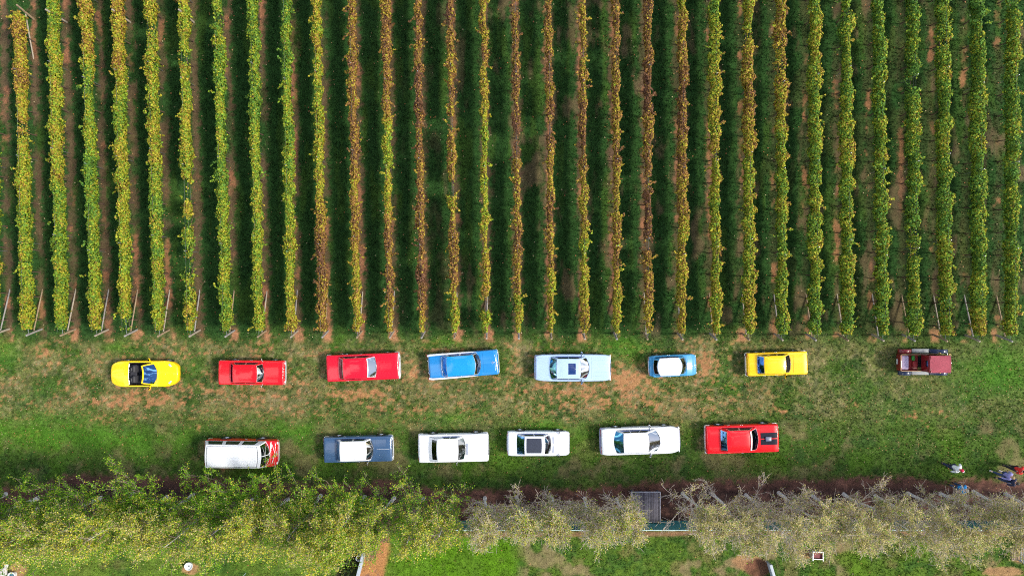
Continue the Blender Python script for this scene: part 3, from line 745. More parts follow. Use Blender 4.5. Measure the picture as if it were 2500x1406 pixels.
# small stakes
for cx, cy, h_, m, lb, dr in [(829, 1381, .5, WOODTAN, 'short tan timber stake in the lawn left of the plant bed', (.03, .02)), (601, 1397, .9, CAPM, 'thin pale metal stake leaning on the lawn at the bottom edge', (-.25, -.3))]:
    b = MB(); b.tube([(0, 0, -.05), (dr[0], dr[1], h_)], [.045 if m is WOODTAN else .014] * 2, 8)
    o = b.build('garden_stake', m, None); o.location = (gx(cx), gy(cy), 0); tag(o, lb, 'stake')
# slatted gate at the right edge
gt_ = empty('slatted_gate', (gx(2503, .6), gy(1352, .6), 0), RAD(90)); tag(gt_, 'grey slatted gate and brown boards cut by the right edge above the lawn', 'gate')
b = MB()
for k in range(4): b.box((0, 0, .2 + k * .24), (1.2, .03, .13), bev=.006)
b.build('slats', GREYB, gt_)
for s in (-1, 1):
    b = MB(); b.box((s * .62, 0, .55), (.09, .09, 1.15), bev=.012); b.build('gate_post', GREYB, gt_)
b = MB()
for k in range(4): b.box((-.35 + .0, .1 + k * .13, .05), (.75, .11, .04), bev=.006)
o = b.build('board_step', WOODTAN, None); o.location = (gx(2488), gy(1340), 0); o.rotation_euler = (0, 0, RAD(90)); tag(o, 'tan timber boards laid flat beside the grey slatted gate', 'boards')
b = MB(); b.tube([(0, 0, .02), (.25, .05, .04), (.55, -.06, .03), (.8, -.1, .03), (1.0, .02, .3)], .022, 8)
o = b.build('hose', WHITEP, None); o.location = (gx(2468), gy(1348), 0); tag(o, 'pale hose lying on the lawn left of the slatted gate', 'hose')
# ------------------------------------------------------------------ cars
def smooth_interp(x, xs, ys):
    i = int(np.clip(np.searchsorted(xs, x) - 1, 0, len(xs) - 2)); t = (x - xs[i]) / (xs[i + 1] - xs[i] + 1e-9)
    t = min(max(t, 0), 1)
    return ys[i] + (ys[i + 1] - ys[i]) * t

def car(s):
    """s: pixel columns of the features along the car (converted at their own heights) + sizes in metres"""
    zb_, zr_ = s.get('belt', .93), s.get('roof', 1.40)
    f = s['px']     # rear, rear glass base, roof rear, roof front, windscreen base, front
    X = [gx(f[0], .65), gx(f[1], zb_), gx(f[2], zr_), gx(f[3], zr_), gx(f[4], zb_), gx(f[5], .65)]
    xc = (X[0] + X[5]) / 2
    yc = gy(s['py'], s.get('hy', .75))
    rz = RAD(s.get('rot', 0))
    root = empty(s['name'], (xc, yc, 0), rz)
    tag(root, s['label'], s.get('cat', 'car'), s.get('group'))
    xr, xrb, xrr, xrf, xwb, xf = [q - xc for q in X]
    Wd = s['w']; hw = Wd / 2
    bl = s.get('bump', .07)          # bumper depth
    x0, x1 = xr + bl, xf - bl; L = x1 - x0
    zf, zd = s.get('zf', .84), s.get('zd', .86)      # nose and tail height
    zh, zk = s.get('zh', zb_ - .03), s.get('zk', zb_ - .03)   # height of bonnet/boot next to the glass
    cz = s.get('cabin', (xrb + s.get('rbow', .06) + .05, xwb - s.get('bow', .12) - .05))
    fl = s.get('floor', .38)
    zlow = s.get('zlow', .24)
    pf_, nf_ = s.get('rf', (.16, .07)); pr_, nr_ = s.get('rr', (.14, .06))
    wr_ = s.get('wheel_r', .31); xw = s.get('wheels', (x0 + L * .20, x1 - L * .175))
    waist = s.get('waist', 0.0)
    P = s['paint']; P2 = s.get('roof_paint', P); mats = [P, s.get('inside', DARKIN), UNDER, s.get('trimm', CHROME)]
    def halfw(x):
        d = min(max(x1 - x, 0), pf_) / pf_; w = hw * (1 - nf_ * ((1 - d) ** 2.2 if pf_ < .8 else 1 - math.sqrt(max(0, 1 - (1 - d) ** 2.4))))
        d = min(max(x - x0, 0), pr_) / pr_; w *= (1 - nr_ * ((1 - d) ** 2.2 if pr_ < .8 else 1 - math.sqrt(max(0, 1 - (1 - d) ** 2.4))))
        return w * (1 - waist * (abs(x - (x0 + x1) / 2) / (L / 2)) ** 2 * .5)
    zx = [x0, x0 + .10, x0 + .2, xrb, xwb, x1 - .30, x1 - .10, x1]
    zz = [zd - .05, zd - .01, zd, zk, zh, zf + .02, zf - .005, zf - .06]
    if s.get('hoodbulge'): zx.insert(5, (xwb + x1) / 2); zz.insert(5, (zh + zf) / 2 + s['hoodbulge'])
    order = np.argsort(zx); zx = list(np.array(zx)[order]); zz = list(np.array(zz)[order])
    crown = s.get('crown', .035)
    def ztop(x): return smooth_interp(x, zx, zz)
    def topz(x, y): w = .90 * halfw(x); return ztop(x) + crown * max(0, 1 - (y / w) ** 2)
    st = set(np.linspace(x0 + .06, x1 - .06, 58)); st |= {x0, x0 + .02, x0 + .05, x1, x1 - .02, x1 - .05}
    for q in (.02, .05, .09, .14, .2, .28): st |= {x0 + q, x1 - q}
    for c in cz: st |= {c - .012, c + .012}
    for w_ in xw: st |= set(w_ + (wr_ + .045) * np.cos(np.linspace(0, math.pi, 13)))
    st = sorted(q for q in st if x0 <= q <= x1)
    V = []; nr = 13
    for x in st:
        w = halfw(x); zt = ztop(x); e = 1.0
        d = min(x - x0, x1 - x)
        end = max(0, 1 - d / .05)
        zt -= .05 * end ** 2; w *= 1 - .025 * end ** 2; lo = zlow + .10 * end ** 2
        lo_o = lo
        for w_ in xw:
            r = wr_ + .045
            if abs(x - w_) < r: lo_o = max(lo_o, wr_ + math.sqrt(max(0, r * r - (x - w_) ** 2)))
        cab = cz[0] < x < cz[1]
        zs = zt - s.get('shoulder', .10)
        hgt = max(zs - lo_o, .02)
        half = [(0, lo if lo_o == lo else lo_o), (.80 * w, lo_o), (.97 * w, lo_o + .02), (w * .995, lo_o + .30 * hgt), (w, lo_o + .55 * hgt), (w * .995, max(zs, lo_o + .03)), (w * .975, zt - .035), (w * .945, zt - .008), (w * .90, zt)]
        if cab: half += [(w * .868, zt - .004), (w * .855, fl), (w * .45, fl), (0, fl)]
        else:
            for q in (.72, .5, .25, 0): half.append((w * .9 * q / 1, zt + crown * (1 - q * q)))
        V.append([(x, y, z) for y, z in half] + [(x, -y, z) for y, z in half[-2:0:-1]])
    m = len(V[0]); flat = [p for r in V for p in r]; F = []; FM = []
    for i in range(len(V) - 1):
        cab = cz[0] < (st[i] + st[i + 1]) / 2 < cz[1] or cz[0] - .02 < st[i] and st[i + 1] < cz[0] + .02 or cz[1] - .02 < st[i] and st[i + 1] < cz[1] + .02
        for k in range(m):
            k2 = (k + 1) % m
            F.append((i * m + k, (i + 1) * m + k, (i + 1) * m + k2, i * m + k2))
            kk = k if k < nr - 1 else m - 1 - k
            ym = abs(V[i][k][1] + V[i][k2][1]) / 2 / (hw * s.get('gw', .84)); xm_ = (st[i] + st[i + 1]) / 2
            under = not s.get('open_top') and kk >= 9 and ym < .97 and xrb + s.get('rbow', .06) * ym ** 2 + .04 < xm_ < xwb - s.get('bow', .12) * ym ** 2 - .04
            FM.append(2 if kk <= 1 else (1 if (cab and kk >= 9) or under else 0))
    F += [tuple(range(m)), tuple((len(V) - 1) * m + k for k in range(m))[::-1]]; FM += [0, 0]
    F = [q[::-1] for q in F]
    body = mesh_obj('body', flat, F, mats, root, 38, FM)
    # bonnet and boot lid: raised panels with a visible shut line
    def lid(name, xa, xb, wq, pm, rise=.012, bow=0.0):
        if xb - xa < .2: return
        b = MB(); us = list(np.linspace(0, 1, 12)); vs = list(np.linspace(-1, 1, 13))
        def fn(u, v):
            e = min(u, 1 - u, (1 - abs(v)) * .6); x = xa + (xb - xa) * u + bow * v * v * (u - .0)
            y = v * wq * halfw(min(max(x, x0), x1)) * .9
            return (x, y, topz(x, y) + (rise if e > 1e-4 else -.012))
        us = [0, .004] + us[1:-1] + [.996, 1]; vs = [-1, -.995] + vs[1:-1] + [.995, 1]
        b.grid(fn, us, vs); return b.build(name, pm, root, 30)
    bon = lid('bonnet', xwb + s.get('cowl', .16), x1 - s.get('nose', .12), s.get('bonw', .86), s.get('bonnet_paint', P), bow=-s.get('bonbow', 0))
    boot = lid('boot_lid', x0 + s.get('tailgap', .10), xrb - .07, .86, P) if s.get('boot', True) else None
    # ---- greenhouse
    wb = hw * s.get('gw', .84); wr = s.get('wr', .60)
    bw, br_ = s.get('bow', .12), s.get('rbow', .06); tb = s.get('tbow', .05); trr = s.get('trbow', .03)
    cr_ = s.get('rcrown', .05)
    fb = lambda v: Vector((xwb - bw * v * v, v * wb, topz(xwb - bw * v * v, v * wb) - .015))
    ft = lambda v: Vector((xrf - tb * v * v, v * wr, zr_ - .045 + .02 * (1 - v * v)))
    rb = lambda v: Vector((xrb + br_ * v * v, v * wb, topz(xrb + br_ * v * v, v * wb) - .015))
    rt = lambda v: Vector((xrr + trr * v * v, v * wr, zr_ - .045 + .02 * (1 - v * v)))
    def patch(lo, hi, bulge=.012):
        ctr = Vector(((xrr + xrf) / 2, 0, .5))
        def fn(u, v):
            a, b_ = lo(u), hi(u); p = a.lerp(b_, v); n = (p - ctr); n.z = abs(n.z); n.normalize()
            return p + n * bulge * 4 * v * (1 - v)
        return fn
    open_top = s.get('open_top', False)
    frame = MB(); wins = []
    def win(name, fn, boxes, us, vs, flip, mi_fr, g):
        """frame with rectangular openings and a pane for each"""
        U = set(us); Vv = set(vs); rim = s.get('rim', .018)
        for (a, b_, c, d) in boxes: U |= {a, b_, a - rim, b_ + rim}; Vv |= {c, d, c - rim * 2, d + rim * 2}
        U = sorted(q for q in U if us[0] <= q <= us[-1]); Vv = sorted(q for q in Vv if vs[0] <= q <= vs[-1])
        ins = lambda u, v: any(a < u < b_ and c < v < d for a, b_, c, d in boxes)
        near = lambda u, v: any(a - rim - 1e-4 < u < b_ + rim + 1e-4 and c - 2 * rim - 1e-4 < v < d + 2 * rim + 1e-4 for a, b_, c, d in boxes)
        frame.grid(fn, U, Vv, skip=ins, flip=flip, matfn=lambda u, v: 3 if (near(u, v) and s.get('chrome_rim', True)) else mi_fr)
        for (a, b_, c, d) in boxes:
            w_ = MB(); w_.grid(fn, list(np.linspace(a, b_, 9)), list(np.linspace(c, d, 5)), flip=flip); w_.build(name, g, root, 60)
    VS = list(np.linspace(-1, 1, 13)); TS = list(np.linspace(0, 1, 5))
    pil = s.get('pillar', .085)
    split = s.get('split')
    wsb = [(-1 + pil * 1.3, 1 - pil * 1.3, .07, .90)] if not split else [(-1 + pil * 1.3, -.03, .08, .90), (.03, 1 - pil * 1.3, .08, .90)]
    win('windscreen', patch(fb, ft, s.get('wbulge', .008)), wsb, VS, TS, False, s.get('apil', 0), s.get('wglass', GLASS))
    if not open_top:
        rw = s.get('rwin', (.10, .10, .88))
        win('rear_window', patch(rb, rt, .006), [(-1 + rw[0] * 1.4, 1 - rw[0] * 1.4, rw[1], rw[2])], VS, TS, True, 0, s.get('rglass', GLASS_SKY))
        def sl(sy): return lambda u: Vector((rb(sy).lerp(fb(sy), u)))
        def sh(sy): return lambda u: Vector((rt(sy).lerp(ft(sy), u)))
        sw = s.get('side', [(.10, .48), (.53, .90)])
        for sy in (1, -1):
            lo_, hi_ = sl(sy), sh(sy)
            def fn(u, v, lo_=lo_, hi_=hi_, sy=sy):
                p = lo_(u).lerp(hi_(u), v); p.y += sy * .02 * 4 * v * (1 - v); return p
            win('side_window', fn, [(a, b_, .10, .86) for a, b_ in sw], list(np.linspace(0, 1, 12)), TS, sy < 0, s.get('sidemat', 0), s.get('sglass', GLASS_DARK))
    frame.build('window_frame', [P if not s.get('frame_paint') else s['frame_paint'], DARKIN, UNDER, s.get('rimm', CHROME)], root, 40)
    # roof panel
    if not open_top:
        b = MB()
        us = list(np.linspace(0, 1, 15)); vs = list(np.linspace(-1, 1, 15)); rib = s.get('ribs', 0)
        def fn(u, v):
            p = rt(v).lerp(ft(v), u); q = (1 - v ** 4) * (1 - (2 * u - 1) ** 4); p.z += cr_ * q + .004
            return p
        b.grid(fn, us, vs, flip=True)
        # a rolled edge
        n0 = len(b.v)
        ring = [fn(u, -1) for u in us] + [fn(1, v) for v in vs[1:]] + [fn(u, 1) for u in us[::-1][1:]] + [fn(0, v) for v in vs[::-1][1:-1]]
        c0 = sum((Vector(p) for p in ring), Vector()) / len(ring)
        ring2 = [Vector(p) + (Vector((p[0] - c0.x, p[1] - c0.y, 0)).normalized() * .014) - Vector((0, 0, .022)) for p in ring]
        nn = len(ring); b.add(list(ring) + ring2, [(i, nn + i, nn + (i + 1) % nn, (i + 1) % nn) for i in range(nn)])
        roof = b.build('roof', P2, root, 50)
        sr = s.get('sunroof')
        if sr:
            a, b_, w_ = sr[0], sr[1], sr[2]
            g = MB(); ua, ub = [(q - xc - xrr) / (xrf - xrr) for q in (gx(a, zr_), gx(b_, zr_))]
            def f2(u, v):
                uu = ua + (ub - ua) * u; vv = v * w_; p = Vector(fn(uu, vv)); e = min(u, 1 - u, 1 - abs(v)); p.z += .010 if e > 1e-4 else -.004; return p
            g.grid(f2, [0, .01] + list(np.linspace(.1, .9, 7)) + [.99, 1], [-1, -.99] + list(np.linspace(-.9, .9, 7)) + [.99, 1], flip=True)
            g.build('sunroof', sr[3], roof, 40)
        if rib:
            g = MB()
            def f3(u, v):
                uu = .04 + .90 * u; vv = v * .88; p = Vector(fn(uu, vv)); e = min(u, 1 - u, 1 - abs(v)); t = (v + 1) / 2 * rib; r_ = abs(t - round(t)) < .085
                p.z += (.030 if not r_ else .020) if e > 1e-4 else -.004; return p
            vv = sorted({-1, 1, -.995, .995} | set(np.linspace(-.99, .99, rib * 12)))
            g.grid(f3, [0, .006, .02] + list(np.linspace(.1, .9, 9)) + [.98, .994, 1], vv, flip=True); g.build('ribbed_panel', P2, roof, 20)
            g = MB()
            for a_, b_, c_, d_ in ((.025, .032, -.91, .91), (.953, .960, -.91, .91), (.025, .960, -.915, -.895), (.025, .960, .895, .915)):
                g.grid(lambda u, v: Vector(fn(u, v)) + Vector((0, 0, .020)), list(np.linspace(a_, b_, 8)), list(np.linspace(c_, d_, 8)), flip=True)
            g.build('panel_gasket', TRIM, roof, 40)
    # ---- cabin
    seatm = s.get('seat', mat('seat_black', (.03, .03, .036), rough=.6, var=.2))
    xs_f = xrf - .38 if not open_top else s['seatx']; 
    for sy in (-1, 1):
        b = MB(); b.box((xs_f, sy * .34, fl + .13), (.50, .48, .2), bev=.07)
        b.box((0, 0, 0), (.15, .48, .62), bev=.07, M=Matrix.Translation((xs_f - .30, sy * .34, fl + .42)) @ Matrix.Rotation(-.25, 4, 'Y'))
        if s.get('headrest'): b.box((xs_f - .42, sy * .34, fl + .80), (.10, .26, .17), bev=.05)
        b.build('seat', seatm, root, 60)
    if not open_top and s.get('rearseat', True):
        b = MB(); xr_ = max(xrr + .28, cz[0] + .42); b.box((xr_ + .22, 0, fl + .13), (.46, 1.15, .2), bev=.07)
        b.box((0, 0, 0), (.15, 1.15, .55), bev=.06, M=Matrix.Translation((xr_ - .03, 0, fl + .38)) @ Matrix.Rotation(-.3, 4, 'Y')); b.build('rear_seat', seatm, root, 60)
    b = MB(); b.box((cz[1] - .19, 0, zb_ - .14), (.36, wb * 1.72, .2), bev=.05); b.build('dashboard', s.get('dash', DARKIN), root, 60)
    if not open_top:
        b = MB(); b.box((cz[0] + .17, 0, zb_ - .13), (.34, wb * 1.7, .03), bev=.01); b.build('parcel_shelf', s.get('dash', DARKIN), root, 60)
    b = MB(); Mx = Matrix.Translation((cz[1] - .50, s.get('drv', -.36), zb_ - .10)) @ Matrix.Rotation(-1.1, 4, 'Y')
    b.lathe([(.185 + .013 * math.cos(t), .013 * math.sin(t)) for t in np.linspace(0, 2 * math.pi, 7)[:-1]], 20, Mx, closed=True); b.tube([Mx @ Vector((-.18, 0, 0)), Mx @ Vector((.18, 0, 0))], .014, 6)
    b.build('steering_wheel', TRIM, root, 60)
    # ---- wheels
    for wx_ in xw:
        for sy in (-1, 1):
            yw = halfw(wx_) - .10 + s.get('wout', .012)
            b = MB(); Mw = Matrix.Translation((wx_, sy * yw, wr_)) @ Matrix.Rotation(-sy * math.pi / 2, 4, 'X')
            b.lathe([(wr_ * .60, -.085), (wr_ * .93, -.095), (wr_, -.06), (wr_, .06), (wr_ * .93, .095), (wr_ * .62, .088), (wr_ * .60, .05)], 28, Mw, closed=True); w_ = b.build('wheel', RUBBER, root, 40)
            b = MB(); b.lathe([(0, .085), (wr_ * .16, .088), (wr_ * .24, .06), (wr_ * .48, .055), (wr_ * .56, .092), (wr_ * .64, .092), (wr_ * .61, .05)], 24, Mw); b.build('rim', s.get('rimmat', STEEL), w_, 30)
    # ---- bumpers, lamps, mirrors, handles
    bm = s.get('bumper', CHROME)
    for nm, xe, sg in (('bumper', x1, 1), ('bumper', x0, -1)):
        b = MB(); pts = []; zc = s.get('zbump', .48)
        wcurve = s.get('bcurve', .10 if sg > 0 else .08)
        we = halfw(xe) + .015
        wrap = s.get('bwrap', .30)
        path = [(xe - sg * wrap, we + .012), (xe - sg * .05, we + .01)] + [(xe + sg * (bl * .55 - wcurve * (v ** 4) * .5), we * v) for v in np.linspace(.97, 0, 8)]
        path = path + [(x_, -y_) for x_, y_ in path[-2::-1]]
        bh, bd = s.get('bsec', (.075, bl * .45))
        prof = [(-bd, -bh), (bd * .6, -bh), (bd, -bh * .5), (bd, bh * .5), (bd * .6, bh), (-bd, bh)]
        vv = []; n = len(prof)
        for i, (a, c) in enumerate(path):
            p_, q_ = Vector(path[max(i - 1, 0)]), Vector(path[min(i + 1, len(path) - 1)]); d = (q_ - p_).normalized(); nrm = Vector((-d.y, d.x)) 
            if nrm.dot(Vector((a - (xe - sg * .8), c * .6))) < 0: nrm = -nrm
            vv += [(a + nrm.x * o, c + nrm.y * o, zc + z) for o, z in prof]
        ff = [(i * n + k, (i + 1) * n + k, (i + 1) * n + (k + 1) % n, i * n + (k + 1) % n) for i in range(len(path) - 1) for k in range(n)]
        ff += [tuple(range(n)), tuple((len(path) - 1) * n + k for k in range(n))]
        b.add(vv, ff); o = b.build(nm, bm, root, 40)
        bmx = bmesh.new(); bmx.from_mesh(o.data); bmesh.ops.recalc_face_normals(bmx, faces=bmx.faces); bmx.to_mesh(o.data); bmx.free(); 
    if s.get('grille', True):
        b = MB(); ze = ztop(x1) - .10; b.box((x1 + .012, 0, ze - .10), (.04, hw * 1.15, .17), bev=.012)
        g_ = b.build('grille', s.get('grillem', TRIM), root)
        b = MB()
        for k in range(4): b.box((x1 + .034, 0, ze - .17 + k * .045), (.012, hw * 1.12, .012))
        b.build('grille_bar', CHROME, g_)
    for sy in (-1, 1):
        hl = s.get('hl', 'round')
        if hl == 'round':
            b = MB(); M_ = Matrix.Translation((x1 - .01 - .02, sy * hw * .76, ztop(x1) - .16)) @ Matrix.Rotation(math.pi / 2, 4, 'Y'); b.lathe([(.105, -.05), (.105, .05), (.09, .058)], 20, M_); h_ = b.build('headlight', CHROME, root, 40)
            b = MB(); b.lathe([(.09, .056), (.06, .075), (0, .085)], 20, M_); b.build('lens', LAMP, h_, 60)
        elif hl == 'box':
            b = MB(); b.box((x1 - .015, sy * hw * .74, ztop(x1) - .15), (.08, hw * .40, .15), bev=.02); b.build('headlight', LAMP, root)
        else:   # lying on the wing
            b = MB(); hx, hy_ = hl
            b.grid(lambda u, v: (hx + u * .13 - .12 * abs(v) * u, sy * (hy_ + v * .085 - u * .05), topz(hx + u * .13, hy_ + v * .085) + .022 * (1 - u * u) * (1 - v * v) + .004), list(np.linspace(-1, 1, 9)), list(np.linspace(-1, 1, 7)), flip=sy < 0); b.build('headlight', mat('clear_lamp', (.35, .42, .55), rough=.08, coat=1), root, 60)
        b = MB(); tl = s.get('tl', (.30, .12)); b.box((x0 + .005, sy * halfw(x0 + .06) * (.93 - tl[0] * .5), ztop(x0) - .13), (.06, hw * tl[0], tl[1]), bev=.02); b.build('tail_light', REDLAMP, root)
    for (mxp, sy, mk) in s.get('mirrors', []):
        xm = gx(mxp, 1.0) - xc
        b = MB()
        if mk == 'stalk': b.tube([(xm, sy * hw * .90, zb_ - .02), (xm - .06, sy * (hw + .05), zb_ + .05)], .014, 6); b.box((xm - .08, sy * (hw + .09), zb_ + .08), (.06, .15, .10), rz=-sy * .2, bev=.025); b.build('mirror', s.get('mirrorm', CHROME), root)
        else:
            b.box((0, 0, 0), (.11, .25, .13), bev=.045, M=Matrix.Translation((xm, sy * (hw + .07), zb_ + .04)) @ Matrix.Rotation(sy * .42, 4, 'Z')); b.tube([(xm + .02, sy * hw * .86, zb_ - .01), (xm + .02, sy * hw * 1.0, zb_ + .02)], .03, 6); b.build('mirror', s.get('mirrorm', P), root)
    for hx in s.get('handles', []):
        xh = gx(hx, .8) - xc
        for sy in (-1, 1):
            b = MB(); y_ = sy * (halfw(xh) + .012); b.box((xh, y_, .76), (.16, .022, .028), bev=.008)
            for q in (-.06, .06): b.box((xh + q, sy * (halfw(xh) - .004), .76), (.03, .03, .026), bev=.006)
            b.build('door_handle', s.get('handlem', CHROME), root)
    # wipers
    if s.get('wipers', True):
        for y_ in (-.42, .12):
            b = MB(); pts = []
            for q in np.linspace(0, 1, 6):
                yy = y_ + q * .48; v = yy / wb; p = patch(fb, ft, .02)(v, .05 + q * .05) + Vector((.018, 0, .014)); pts.append(p)
            b.tube(pts, .009, 5); b.build('wiper', TRIM, root)
    return dict(root=root, x0=x0, x1=x1, hw=hw, topz=topz, halfw=halfw, ztop=ztop, xwb=xwb, xrb=xrb, xc=xc, xrf=xrf, xrr=xrr, zr=zr_, wb=wb, fb=fb, ft=ft, rb=rb, rt=rt, cz=cz, fl=fl, bon=bon)

RED = paint('bright_red', (.74, .003, .010)); CRIM = paint('crimson', (.62, .003, .022)); YEL = paint('yellow', (.86, .56, .002)); YEL2 = paint('golden_yellow', (.84, .50, .002))
BLUE = paint('bright_blue', (.012, .20, .52)); ICE = paint('ice_blue', (.38, .52, .76)); SKYB = paint('mini_blue', (.045, .27, .52)); WHITE = paint('white', (.72, .745, .80)); NAVY = paint('navy_metallic', (.040, .090, .19))
WGREY = paint('pearl_white', (.66, .70, .80)); BLACKP = mat('satin_black', (.006, .008, .020), rough=.5, spec=.15, var=.1); BLUEROOF = paint('light_blue_roof', (.008, .25, .58))
CREAMS = mat('seat_cream', (.45, .38, .28), rough=.6, var=.15); TANS = mat('seat_tan', (.28, .16, .08), rough=.6, var=.2); REDS = mat('seat_red', (.25, .02, .02), rough=.55, var=.2); GREENS = mat('seat_green', (.07, .16, .08), rough=.6, var=.3)
G1 = 'cars in the upper row nearest the vines'; G2 = 'cars in the lower row nearest the trees'

# 1 open yellow roadster
c = car(dict(name='convertible', label='yellow open-top two-seat convertible with black seats, leftmost of all the cars', group=G1, px=(271, 304, 330, 347, 386, 436), py=912.5, w=1.74, paint=YEL, roof=1.20, belt=.84, zf=.62, zd=.74, zh=.80, zk=.82,
    rf=(1.0, .70), rr=(.95, .58), open_top=True, boot=False, bump=.03, bumper=YEL, bsec=(.10, .015), bwrap=.05, grille=False, crown=.07, cabin=(-.95, .50), seatx=-.20, floor=.30, gw=.84, wr=.58, bow=.30, tbow=.10, wbulge=.03, wglass=GLASS_SKY, chrome_rim=False,
    mirrors=[(363, -1, 'pod'), (362, 1, 'pod')], wheel_r=.32, headrest=True, cowl=.22, nose=.75, bonbow=.1, bonw=.70, hl=(1.72, .55), tl=(.2, .1), shoulder=.16, wipers=True, dash=DARKIN))
r = c['root']
b = MB(); b.box((c['cz'][0] + .30, 0, .72), (.36, 1.22, .10), bev=.05); b.box((c['cz'][0] + .12, 0, .76), (.16, 1.16, .10), bev=.05); b.build('folded_hood', mat('black_canvas', (.022, .022, .03), rough=.9, var=.3, scale=20), r, 60)
for sy in (-1, 1):
    b = MB(); b.tube([(-.62, sy * .48, .6), (-.64, sy * .46, 1.02), (-.64, sy * .22, 1.02), (-.62, sy * .20, .6)], .022, 8); b.build('roll_hoop', TRIM, r, 60)
b = MB(); b.tube([c['cz'][0:1][0] * Vector((1, 0, 0)) + Vector((.03, -.66, .86)), Vector((c['cz'][0] + .0, 0, .885)), Vector((c['cz'][0] + .03, .66, .86))], .022, 8); b.build('hood_trim', CHROME, r, 60)

# 2 small red sedan
c = car(dict(name='sedan', label='bright red four-door sedan with a red roof, parked just right of the yellow convertible', group=G1, px=(533, 562.5, 568, 626, 645, 698), py=909.5, w=1.62, rot=-.4, paint=RED, wr=.58, rwin=(.06, .14, .84), rglass=GLASS_DARK, handles=[580, 613], mirrors=[(641, -1, 'stalk'), (641, 1, 'stalk')], bow=.14, rbow=.02, seat=CREAMS))
b = MB(); b.box((c['x1'] - .06, 0, c['ztop'](c['x1']) - .02), (.10, c['hw'] * 1.84, .035), bev=.012); b.build('nose_trim', CHROME, c['root'])
# 3 long crimson sedan
c = car(dict(name='sedan', label='crimson sedan with white-framed windows parked just behind the bright blue finned sedan', group=G1, px=(796, 826, 837, 896, 920, 978), py=896, w=1.76, rot=2.4, paint=CRIM, wr=.66, rwin=(.06, .12, .86), rglass=glass('olive_glass', (.25, .27, .12), .10), handles=[847, 882], mirrors=[], bow=.13, rbow=.05, seat=GREENS, rim=.03, rf=(.12, .03), rr=(.14, .04), zf=.88))
b = MB(); b.box((c['x1'] - .05, 0, c['ztop'](c['x1']) - .015), (.16, c['hw'] * 1.9, .05), bev=.02); b.build('nose_trim', CHROME, c['root'])
b = MB(); b.grid(lambda u, v: (u, v, c['topz'](u, v) + .035 * (1 if abs(v) < .30 else 0)), list(np.linspace(c['xwb'] + .22, c['x1'] - .25, 8)), [-.36, -.31, -.29, 0, .29, .31, .36]); b.build('bonnet_ridge', CRIM, c['root'], 30)
# 4 blue fifties sedan with fins and white flashes
c = car(dict(name='sedan', label='bright blue 1950s sedan with tail fins and white side flashes', group=G1, px=(1045, 1079, 1090, 1160, 1174, 1219), py=889.5, w=1.66, rot=4.4, paint=BLUE, roof_paint=BLUEROOF, wr=.64, bow=.24, rbow=.16, tbow=.14, trbow=.06, rwin=(.10, .14, .88), handles=[1098, 1133], seat=TANS, rim=.035, gw=.88, belt=.96, roof=1.46, rf=(.20, .06), rr=(.2, .05), rcrown=.07, pillar=.05, apil=3, wglass=glass('reddish_glass', (.55, .35, .33), .16)))
r = c['root']
for sy in (1, -1):
    b = MB(); xa, xb = c['x0'] - .03, c['xwb'] - .25
    def fn(u, v):
        x = xa + (xb - xa) * u; wv = .075 * (1 - u * .55) if u < .97 else .01
        return (x, sy * (c['halfw'](max(x, c['x0'])) * .955 + (v - .5) * 2 * wv), c['ztop'](max(x, c['x0'])) + (.14 * (1 - u) ** 2 + .012) * (1 - (2 * v - 1) ** 2 * .55) - (0.03 if v in (0, 1) else 0))
    b.grid(fn, list(np.linspace(0, .97, 14)) + [1], [0, .1, .3, .5, .7, .9, 1], flip=sy < 0); b.build('side_flash', WHITE, r, 50)
    b = MB(); M_ = Matrix.Translation((c['x0'] - .03, sy * c['hw'] * .93, c['ztop'](c['x0']) - .04)) @ Matrix.Rotation(-math.pi / 2, 4, 'Y'); b.lathe([(.075, -.08), (.075, .05), (.05, .09), (0, .10)], 14, M_); b.build('fin_lamp', REDLAMP, r, 60)
    b = MB(); b.box((c['x0'] - .07, sy * .38, .52), (.09, .07, .26), bev=.03); b.build('overrider', CHROME, r)
b = MB(); b.tube([(c['x1'] - .45, 0, c['topz'](c['x1'] - .45, 0) + .02), (c['x1'] - .30, 0, c['topz'](c['x1'] - .3, 0) + .05), (c['x1'] - .2, 0, c['topz'](c['x1'] - .2, 0) + .03)], [.012, .022, .008], 8); b.tube([(c['x1'] - .38, -.09, c['topz'](c['x1'] - .38, 0) + .025), (c['x1'] - .28, 0, c['topz'](c['x1'] - .28, 0) + .045), (c['x1'] - .38, .09, c['topz'](c['x1'] - .38, 0) + .025)], .01, 6); b.build('bonnet_ornament', CHROME, r, 60)
b = MB(); b.tube([(c['xrb'] - .02, v * c['wb'], c['topz'](c['xrb'], v * c['wb']) + .02) if abs(v) < .9 else (c['xrb'] + .25, v * c['wb'] * 1.0, c['topz'](c['xrb'] + .2, v * c['wb']) + .03) for v in (-1, -.85, -.4, 0, .4, .85, 1)], .016, 6); b.build('window_surround', CHROME, r, 60)
b = MB(); b.tube([(c['x1'] - .14 - .05 * abs(v), v * c['hw'] * .62, c['topz'](c['x1'] - .16, v * c['hw'] * .62) + .012) for v in np.linspace(-1, 1, 7)], .012, 6); b.build('nose_trim', CHROME, r, 60)
